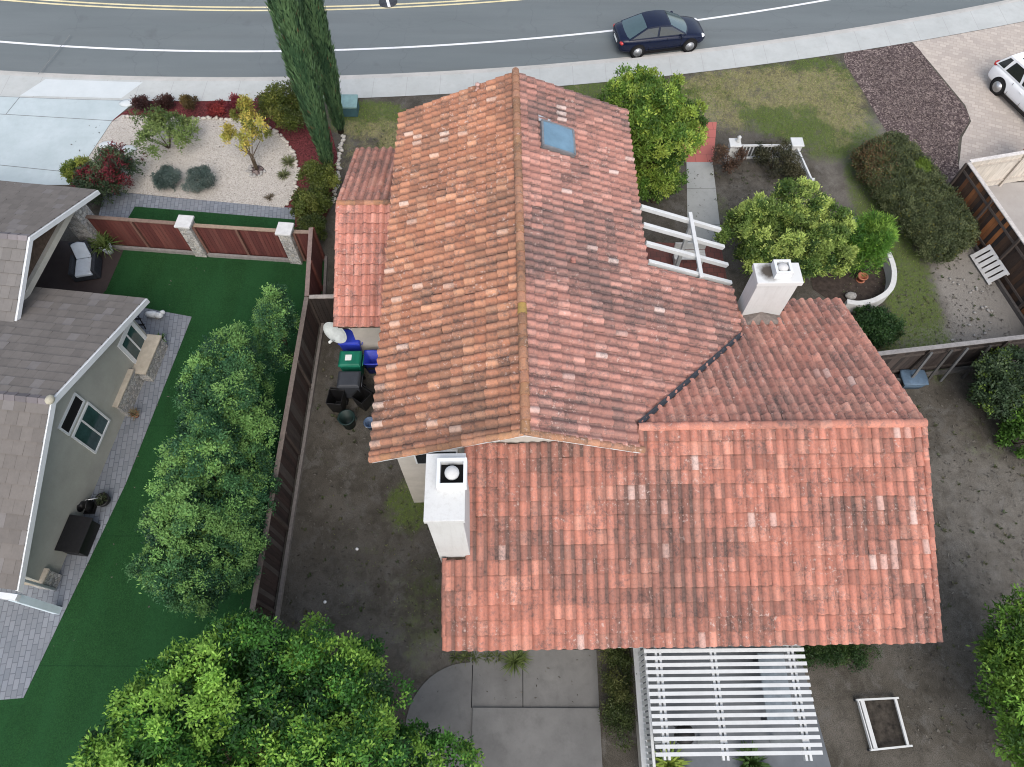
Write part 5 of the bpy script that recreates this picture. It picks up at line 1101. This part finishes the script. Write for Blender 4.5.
tree('garden_tree', 'broad yellow green tree right behind the sooty white chimney', 'tree', (10.2, 16.6, 0), lb, 4600, 15, .115, .046, ((.030, .070, .014), (.085, .150, .030), (.20, .28, .065)), 77, .12, tipcols=((.37, .46, .12), (.32, .42, .10)), tipp=.75, zmin=-.6, inner=.18, bump=.24, up=.9, puff=.26)
tree('feathery_shrub', 'feathery bright green shrub inside the curved white planter wall', 'shrub', (13.35, 16.7, 0), lumps((13.3, 16.9, .9), (.90, 1.0, .95), 9, 78, .5), 1300, 14, .17, .03, ((.035, .105, .012), (.085, .20, .022), (.15, .28, .04)), 78, .05, zmin=-.3, tipcols=((.2, .34, .05),), tipp=.3, up=.9)
# right edge trees
lb = lumps((13.75, 1.35, 2.0), (1.3, 2.1, 1.9), 10, 79)
tree('garden_tree', 'yellow green bushy tree cut by the right edge near the white frame', 'tree', (14.0, 1.5, 0), lb, 4600, 15, .13, .048, ((.035, .09, .013), (.08, .175, .022), (.17, .28, .035)), 79, .12, tipcols=YT, tipp=.4, zmin=-.8)
def shrub(label, p, r, h, n, per, ln, wd, cols, seed, k=6, name='shrub', cat='shrub', group=None, **kw):
    p = Vector(p); t = thing(name, label, cat, p, 0, group); kw.setdefault('zmin', -.3)
    b = MB()
    for i in range(5):
        a = i*1.3+seed; b.tube([p+Vector((.02*math.cos(a), .02*math.sin(a), -.03)), p+Vector((.3*r*math.cos(a), .3*r*math.sin(a), h*.4)), p+Vector((.6*r*math.cos(a), .6*r*math.sin(a), h*.75))], [.025*max(r, .4), .018*max(r, .4), .006], 5)
    b.build('stems', M['bark'], t); crown('foliage', t, lumps((p.x, p.y, p.z+h*.5), (r, r, h*.5), k, seed, .5), n, per, ln, wd, cols, seed, **kw); return t
DK = ((.022, .050, .014), (.045, .085, .022), (.080, .125, .032))
shrub('large dark green shrub in front of the rear fence at the right edge', (16.7, 10.9, 0), 1.25, 1.9, 1500, 14, .11, .06, ((.028, .052, .024), (.05, .085, .038), (.085, .125, .055)), 81, 9, tipcols=((.14, .22, .04),), tipp=.18, zmin=-.7)
shrub('bright green small shrub at the right edge below the dark shrub', (16.85, 9.2, 0), .75, 1.3, 600, 14, .14, .07, ((.04, .10, .015), (.09, .20, .03), (.16, .30, .05)), 82, 6, zmin=-.6)
# big red green hedge
t = thing('hedge', 'long clipped dark hedge with red tinted far corner by the brown mulch', 'hedge', (15.9, 19.8, 0))
lb = []
for s in np.linspace(0, 1, 9):
    for q_ in (-.75, 0, .75):
        x, y = 15.28 + 1.42*s + q_*.82*(1 if .1 < s < .85 else .8), 21.85 - 4.4*s + q_*.40; lb.append((x, y, .60, .70, .72, .62 if q_ else .68))
ho = crown('foliage', t, lb, 22000, 9, .075, .044, ((.050, .066, .028), (.080, .102, .042), (.118, .138, .060)), 83, inner=.0, zmin=-.3, bump=.02, up=.8, puff=.12)
co_ = np.zeros(len(ho.data.vertices)*4, 'f'); ho.data.attributes['col'].data.foreach_get('color', co_); co_ = co_.reshape(-1, 4); vv = np.zeros(len(ho.data.vertices)*3, 'f'); ho.data.vertices.foreach_get('co', vv); vv = vv.reshape(-1, 3) + np.array([15.9, 19.8, 0])
fc_ = np.repeat(np.random.default_rng(3).uniform(size=len(vv)//4), 4); ww = np.clip(1.15-np.hypot((vv[:, 0]-14.35), (vv[:, 1]-21.3)*.75)/1.1, 0, 1); sel = fc_ < ww*.7; co_[sel, :3] = co_[sel, :3]*np.array([1.5, .8, .9]); sel = fc_ > .965; co_[sel, :3] = np.array([.12, .12, .02])
sel = np.hypot(vv[:, 0]-16.4, vv[:, 1]-20.7) < .38; co_[sel, :3] = np.array([.13, .20, .03])*np.random.default_rng(4).uniform(.6, 1.3, size=(sel.sum(), 1)); ho.data.attributes['col'].data.foreach_set('color', co_.ravel())
b = MB()
for s in np.linspace(.05, .95, 8): b.tube([(14.95+1.65*s, 21.85-4.4*s, -.02), (14.95+1.65*s+.1, 21.85-4.4*s, .5), (14.95+1.65*s, 21.85-4.4*s+.1, .95)], [.05, .035, .01], 6)
b.build('stems', M['bark'], t)
# small plants by the house
def box_hedge(label, x0, x1, y0, y1, h, n, cols, seed, ln=.06, name='hedge'):
    t = thing(name, label, 'hedge', ((x0+x1)/2, (y0+y1)/2, 0)); lx, ly_ = x1-x0, y1-y0; k = max(2, round(max(lx, ly_)/.45)); r = min(lx, ly_)/2; lb = []
    for i in range(k):
        s = (i+.5)/k; lb.append((x0+lx*s if lx > ly_ else (x0+x1)/2, y0+ly_*s if ly_ >= lx else (y0+y1)/2, h*.5, r if lx < ly_ else max(.35, lx/k*.8), r if lx >= ly_ else max(.35, ly_/k*.8), h*.55))
    crown('foliage', t, lb, n, 12, ln, ln*.5, cols, seed, zmin=-.5, bump=.15, inner=.1); b = MB()
    for l in lb: b.tube([(l[0], l[1], -.02), (l[0]+.03, l[1], h*.4), (l[0], l[1]+.03, h*.8)], [.03, .02, .008], 5)
    b.build('stems', M['bark'], t)
box_hedge('narrow olive hedge strip between the rear patio and the pergola screen', 2.62, 3.36, .25, 2.75, .62, 1000, ((.028, .045, .012), (.055, .075, .02), (.095, .105, .032)), 84)
box_hedge('low dark green hedge under the rear eave right of the pergola', 8.1, 10.5, 2.15, 2.75, .6, 800, ((.012, .035, .008), (.025, .06, .012), (.05, .09, .022)), 85)
gt_ = thing('grass_clump', 'spiky green grass clump at the patio edge under the rear eave', 'grass clump', G(514, 664)); sprays('blades', gt_, [(G(514, 662, .03), .2, .42, 150), (G(520, 658, .03), .2, .35, 60)], ((.05, .08, .02), (.13, .17, .05)), 86, .022)
gt_ = thing('weed_patch', 'low green weeds at the rear eave left of the grass clump', 'weeds', G(470, 657)); sprays('blades', gt_, [(G(u, 657, .01), .25, .2, 40) for u in (455, 465, 476, 487, 497)], ((.04, .07, .02), (.12, .14, .04)), 87, .02)
for lab, u, v, c_ in (('yellow green broad leaf plant at the near end of the pergola', 668, 764, ((.10, .17, .03), (.26, .33, .05))), ('small dark green plant under the near edge of the pergola', 750, 762, ((.02, .05, .01), (.05, .1, .02)))):
    g_ = thing('leafy_plant', lab, 'plant', G(u, v, .02)); sprays('leaves', g_, [(G(u, v, .05), .3, .5, 110)], c_, 88+int(u), .07)
shrub('low dark shrub beside the north east corner of the rear wing', (13.15, 13.55, 0), .75, .6, 800, 13, .09, .05, ((.015, .045, .012), (.03, .075, .02), (.05, .105, .03)), 89, 7)
shrub('low dark shrub against the rear wing wall near the boulder', (12.2, 13.35, 0), .6, .5, 450, 13, .09, .05, ((.015, .045, .012), (.03, .075, .02), (.05, .105, .03)), 90, 5)
for lab, x, y, r, h, n, sd_ in (('thorny dark bush behind the white picket fence', 10.9, 21.65, .85, .95, 420, 91), ('sparse brown bush beside the left picket post', 9.0, 21.75, .55, .8, 200, 92), ('sparse dark bush tucked in the picket fence corner', 11.6, 21.2, .45, .8, 200, 93)):
    shrub(lab, (x, y, 0), r, h, n, 9, .10, .045, ((.030, .035, .018), (.055, .055, .028), (.09, .085, .045)) if sd_ != 92 else ((.05, .03, .02), (.10, .06, .04), (.14, .10, .06)), sd_, 6)
# front garden of the neighbour
shrub('open green shrub on pale gravel nearest the neighbour driveway', (-14.75, 22.75, 0), 1.12, 1.35, 420, 13, .12, .055, ((.06, .10, .03), (.12, .18, .05), (.20, .26, .085)), 94, 9, inner=.15, bump=.5, zmin=-.1)
yt = thing('sapling', 'small yellow leaved sapling with bare stems on pale gravel', 'sapling', (-10.75, 21.45, 0)); b = MB()
lb = [(-11.15, 22.2, 1.45, .55, .5, .45), (-10.6, 22.35, 1.6, .45, .4, .4), (-11.35, 21.75, 1.1, .5, .45, .4), (-10.95, 22.75, 1.9, .4, .4, .35), (-10.25, 21.9, 1.3, .35, .35, .3), (-10.9, 21.7, 1.0, .35, .35, .3)]
for k, l in enumerate(lb): b.tube([(-10.75+.04*(k % 3-1), 21.45+.03*(k % 2), -.05), (-10.78+.06*(k % 3-1), 21.6, .6), l[:3]], [.035, .025, .008], 6)
b.build('stems', M['bark'], yt); crown('crown', yt, lb, 330, 14, .12, .055, ((.13, .15, .03), (.30, .27, .05), (.46, .38, .08)), 95, bump=.4, tipcols=((.52, .42, .10), (.40, .40, .09)), tipp=.4)
rg2 = MB()
rg2.lathe([(.001, .02), (.26, .02), (.30, .0)], (-10.75, 21.45, .014), 16); rg2.build('soil_ring', M['mulch_brown'], yt)
for lab, x, y, sd_ in (('round blue grey shrub on gravel, the one beside the red leaved bush', -14.2, 20.62, 96), ('round blue grey shrub on gravel, the one toward the yellow sapling', -12.8, 20.55, 97)):
    shrub(lab, (x, y, 0), .50+.06*(sd_-96), .62, 900, 12, .06, .028, ((.045, .075, .065), (.085, .125, .11), (.14, .18, .16)), sd_, 6, puff=.11, bump=.06, inner=.05, group='round blue grey shrubs')
rb_ = shrub('wide dark green bush with red leaves beside the neighbour roof edge', (-16.35, 20.55, 0), 1.1, 1.15, 1100, 13, .11, .055, ((.022, .042, .022), (.045, .075, .035), (.075, .105, .05)), 98, 9, tipcols=((.17, .022, .03), (.12, .02, .026), (.08, .022, .022)), tipp=.22)
shrub('yellow green bush against the left side of the red leaved bush', (-17.55, 20.8, 0), .6, 1.0, 420, 13, .10, .05, ((.06, .10, .02), (.13, .18, .03), (.24, .27, .05)), 99, 6)
for lab, x, y, r, h, c_, sd_ in (('small dark purple shrub in red mulch nearest the driveway', -16.3, 25.0, .45, .55, ((.03, .012, .012), (.05, .02, .018), (.08, .03, .025)), 100), ('small blackish red shrub in red mulch, second from the driveway', -15.35, 25.15, .42, .55, ((.03, .014, .012), (.05, .02, .016), (.07, .03, .02)), 101),
       ('olive brown rounded shrub in red mulch beside the sidewalk', -14.2, 25.2, .48, .65, ((.06, .04, .015), (.10, .07, .022), (.14, .10, .03)), 102), ('bright red low shrub in the middle of the red mulch bed', -13.1, 24.95, .42, .4, ((.13, .018, .02), (.22, .03, .03), (.32, .05, .045)), 103),
       ('crimson shrub in red mulch above the yellow sapling', -12.2, 25.1, .48, .65, ((.09, .012, .02), (.15, .02, .03), (.22, .035, .04)), 104), ('small maroon shrub in red mulch left of the olive bush', -10.95, 25.15, .38, .6, ((.07, .012, .02), (.11, .02, .028), (.16, .03, .04)), 105)):
    shrub(lab, (x, y, 0), r*.82, h*.85, 240, 12, .08, .04, c_, sd_, 5, group='shrubs along the red mulch bed')
OL = ((.045, .065, .012), (.095, .12, .022), (.17, .185, .038))
shrub('rounded olive green bush left of the cypress trunks', (-9.75, 24.2, 0), .95, 1.5, 1000, 13, .10, .05, OL, 106, 8, zmin=-.5)
shrub('olive green bush at the foot of the near cypress', (-7.75, 20.3, 0), .62, 1.25, 700, 13, .09, .05, ((.035, .055, .010), (.075, .10, .018), (.13, .15, .03)), 107, 7, zmin=-.5)
shrub('olive green bush between the near cypress and the red fence corner', (-7.95, 18.9, 0), .68, 1.25, 800, 13, .09, .05, ((.030, .050, .010), (.065, .09, .016), (.12, .14, .03)), 108, 7, zmin=-.5)
shrub('dark olive bush pressed against the red fence corner', (-7.75, 17.75, 0), .5, 1.2, 500, 13, .09, .05, ((.025, .042, .010), (.055, .078, .016), (.10, .12, .03)), 109, 6, zmin=-.5)
for lab, u, v, r, sd_ in (('small grey green tuft on gravel near the white stone border', 289, 163, .38, 110), ('smaller olive tuft on gravel just below the grey green one', 284, 176, .30, 111), ('dry brown tuft on gravel by the grey edging', 270, 198, .24, 112)):
    p = G(u, v); g_ = thing('dwarf_tuft', lab, 'plant', p); sprays('blades', g_, [(p+Vector((0, 0, .02)), r, r*.9, 120 if sd_ < 112 else 50)], ((.08, .10, .045), (.17, .18, .08)) if sd_ != 112 else ((.10, .08, .05), (.16, .13, .09)), sd_, .03)
# cypresses
def cypress(label, base, top, h, r, seed, n=9500):
    rg = np.random.default_rng(seed); base, top = np.array(base, float), np.array(top, float); t = thing('cypress', label, 'tree', tuple(base), 0, 'two dark cypresses')
    s = rg.uniform(.015, 1, n)**.9; th = rg.uniform(0, 2*np.pi, n)
    prof = r*np.minimum(1, .42+1.5*s)*np.where(s > .75, np.sqrt(np.clip((1.0-s)/.25, 0, 1)), 1)
    rid = np.array([noise.noise(Vector((math.cos(a)*2.6, math.sin(a)*2.6, z*1.1+seed))) for a, z in zip(th, s*h/1.6)])
    rr = prof*(1+.22*rid)*rg.uniform(.82, 1.04, n); ax = base + (top-base)*s[:, None]
    out = np.stack([np.cos(th), np.sin(th), np.zeros(n)], 1); P = ax + out*rr[:, None]
    d = unit(np.array([0, 0, 1.0]) + out*rg.uniform(.05, .38, (n, 1)) + rg.normal(size=(n, 3))*.10); sd = unit(np.cross(d, out + rg.normal(size=(n, 3))*.4))
    L = rg.uniform(.16, .42, (n, 1)); W_ = rg.uniform(.025, .065, (n, 1)); nv = [P-sd*W_*.3, P+d*L*.45+sd*W_*.5, P+d*L, P+d*L*.45-sd*W_*.5]
    V = np.stack(nv, 1).reshape(-1, 3); tn = np.clip(.45+.9*rid+rg.normal(size=n)*.22, 0, 1)[:, None]; c = np.array((.050, .112, .054))*(1-tn)+np.array((.130, .225, .100))*tn
    c[rg.uniform(size=n) < .012] = (.14, .10, .05); np_mesh('crown', V, 4, c, 'leaf', t)
    b = MB(); b.tube([base, base+(top-base)*.3, base+(top-base)*.9], [.14, .12, .03], 8); b.build('trunk', M['bark'], t)
    core = MB(); ss = np.linspace(.02, .98, 14); core.cur = (.045, .10, .058)
    pr = [float(r*.74*min(1, .42+1.5*q_)*(math.sqrt(max(0, (1-q_)/.25)) if q_ > .75 else 1)) for q_ in ss]
    core.tube([tuple(base+(top-base)*q_) for q_ in ss], pr, 14); core.build('inner_foliage', M['leaf'], t)
cypress('nearer tall dark cypress overlapping the red mulch bed', (-7.72, 21.65, 0), (-7.35, 21.30, 10.2), 10, .47, 121, 12000)
cypress('farther slimmer dark cypress beside the teal utility box', (-7.50, 23.75, 0), (-7.08, 23.3, 10.0), 10, .42, 122, 10000)
# ------------------------------------------------------------------ stones
rnd = random.Random(9)
protos = [MB().blob((0, 0, .04), (.13, .10, .075), 9, k*3.1, .5) for k in range(4)]
def stone_row(pts, group, label, n, matn, name='border_stone', jit=.05, smin=.7, smax=1.25):
    pr = []
    for k, b in enumerate(protos):
        o = b.build(name, M[matn]); tag(o, label, 'stone', group); pr.append(o)
    pl_ = [Vector((p[0], p[1], 0)) for p in pts]; seg = [(b-a).length for a, b in zip(pl_, pl_[1:])]; tot = sum(seg); used = set()
    for i in range(n):
        s = tot*(i+.5)/n; k = 0
        while k < len(seg)-1 and s > seg[k]: s -= seg[k]; k += 1
        p = pl_[k].lerp(pl_[k+1], min(1, s/seg[k])) + Vector((rnd.uniform(-jit, jit), rnd.uniform(-jit, jit), .012)); q_ = i % 4; o = pr[q_]
        if q_ in used: o = o.copy(); COL.objects.link(o)
        used.add(q_); o.location = p; o.rotation_euler = (0, 0, rnd.uniform(0, 6.28)); f_ = rnd.uniform(smin, smax); o.scale = (f_, f_, f_)
stone_row([(-14.2, 24.55), (-13.35, 24.55), (-11.3, 24.40), (-10.2, 23.65), (-9.5, 22.75), (-9.02, 21.5), (-8.98, 20.3), (-9.25, 19.5)], 'white stones edging the gravel', 'small white stone in the curved border between gravel and red mulch', 64, 'pebble', smin=.5, smax=.85)
stone_row([(-17.3, 24.6), (-16.8, 24.62), (-15.9, 24.6), (-14.9, 24.58)], 'pale stones by the driveway', 'pale stone edging the red mulch at the driveway end', 12, 'pebble', smin=.5, smax=.8)
stone_row([(-7.35, 23.6), (-7.38, 22.3), (-7.30, 21.0), (-7.34, 19.6)], 'white stones right of the cypresses', 'small white stone in the straight border right of the cypresses', 26, 'pebble', smin=.6, smax=1.0)
stone_row([(-10.42, 21.45), (-10.6, 21.17), (-10.9, 21.12), (-11.08, 21.4), (-11.0, 21.68)], 'stones ringing the sapling', 'small stone in the ring around the yellow sapling', 12, 'stone_grey', smin=.5, smax=.8)
for k in range(26):
    pass
stone_row([(16.3, 13.1), (16.9, 13.6), (17.6, 13.1), (17.2, 14.4), (17.8, 15.3), (17.1, 16.1), (17.9, 14.2)], 'loose pale stones on the side yard', 'loose pale stone on the bare ground beside the orange stained fence', 26, 'stone_grey', 'loose_stone', .45, .22, .55)
for u, v, lab in ((107, 145, 'flat white stone on gravel left of the open shrub'), (127, 149, 'flat white stone on gravel just below the open shrub'), (128, 103, 'pale square stone at the driveway corner of the mulch bed')):
    p = G(u, v, .03); tag(MB().blob(p, (.40, .22, .07), 12, u, .3).build('flat_stone', M['apron'], None, origin=G(u, v, 0)), lab, 'stone')
# ------------------------------------------------------------------ lawn blades where grass still grows
def lawn():
    rg = np.random.default_rng(77); P = []; D = []
    for (x0, x1, y0, y1, n) in ((7.5, 17, 22.5, 29.4, 30000), (-8, -4, 20.5, 26, 7000), (13, 17, 11.5, 23, 9000), (2, 10, 25.3, 27.8, 5000), (-6.6, -1.5, 2.5, 9.5, 9000)):
        x = rg.uniform(x0, x1, n); y = rg.uniform(y0, y1, n)
        for a, b in zip(x, y):
            g = grassm(a, b)
            if b < inner(a)-.06 and g*(.55+.9*vn(a, b, 1.2, 3)) > rg.uniform(.15, 1.1) and not (a > 15.5 and b > 22.6) and not (7.0 < a < 8.95 and b < 24.5): P.append((a, b, .0)); D.append(drym(a, b))
    P = np.array(P); D = np.array(D); n = len(P); D = np.clip(D*.6 + np.array([1.6*(vn(p[0], p[1], 1.0, 8)-.5) for p in P]), 0, 1); a = rg.uniform(0, 2*np.pi, n); d = np.stack([np.cos(a)*.5, np.sin(a)*.5, np.ones(n)], 1)*rg.uniform(.035, .085, (n, 1)); s = np.stack([-np.sin(a), np.cos(a), np.zeros(n)], 1)*rg.uniform(.006, .014, (n, 1))
    V = np.stack([P-s, P+s, P+d], 1).reshape(-1, 3); t = np.clip(D*.8+rg.normal(size=n)*.3, 0, 1)[:, None]; c = np.array((.12, .20, .035))*(1-t)+np.array((.34, .31, .14))*t
    tag(np_mesh('lawn_grass', V, 3, c*rg.uniform(.6, 1.3, (n, 1)), 'leaf'), kind='stuff')
lawn()
def litter(name, boxes, cols, seed, size=(.02, .06), mat='leaf'):
    rg = np.random.default_rng(seed); Vs = []; Cs = []
    for x0, x1, y0, y1, n in boxes:
        c = np.stack([rg.uniform(x0, x1, n), rg.uniform(y0, y1, n), rg.uniform(.012, .03, n)], 1); a = rg.uniform(0, 6.28, n); L = rg.uniform(*size, (n, 1)); d = np.stack([np.cos(a), np.sin(a), rg.normal(size=n)*.3], 1)*L; s = np.stack([-np.sin(a), np.cos(a), rg.normal(size=n)*.3], 1)*L*.4
        Vs.append(np.stack([c-d, c+s, c+d, c-s], 1).reshape(-1, 3)); q = rg.uniform(size=(n, 1)); Cs.append(np.array(cols[0])*(1-q)+np.array(cols[1])*q)
    tag(np_mesh(name, np.concatenate(Vs), 4, np.concatenate(Cs), mat), kind='stuff')
litter('leaf_litter', [(-6.8, -1.5, 2.6, 13.0, 900), (11.2, 17, 0, 11.2, 1500), (12.5, 18.4, 12.3, 17, 700), (8.3, 12, 18.4, 22, 500), (-2.5, 3, 1, 2.5, 60), (-14, -7.4, 2, 16.5, 90), (4, 8, 17.8, 21.5, 200), (-19, -9, 20, 24.3, 160)], ((.04, .035, .03), (.15, .14, .12)), 131)
def weeds():
    rg = np.random.default_rng(55); Vv = []; Cc = []
    for x0, x1, y0, y1, n in ((-6.7, -1.6, 2.6, 13, 130), (11.3, 17, .5, 11, 150), (8.3, 12, 18.5, 22, 60), (12.5, 18, 12.6, 17, 70), (-6.4, -5.2, 19.5, 24, 40)):
        for k in range(n):
            c = np.array((rg.uniform(x0, x1), rg.uniform(y0, y1), .0)); h = rg.uniform(.03, .09); g = rg.uniform()
            for b in range(7):
                a = rg.uniform(0, 6.28); d = np.array((np.cos(a), np.sin(a), .8))*h; sd = np.array((-np.sin(a), np.cos(a), 0))*h*.22; Vv += [c-sd*.4, c+d*.6+sd, c+d*1.1, c+d*.6-sd]; Cc.append(np.array((.035, .060, .016))*(1-g)+np.array((.09, .085, .045))*g)
    tag(np_mesh('yard_weeds', np.array(Vv), 4, np.array(Cc), 'leaf'), kind='stuff')
weeds()
litter('mulch_chips', [(16.4, 19.2, 24.6, 28.9, 3500), (17.6, 18.9, 22.2, 24.6, 700)], ((.05, .035, .033), (.28, .22, .20)), 132, (.02, .05))
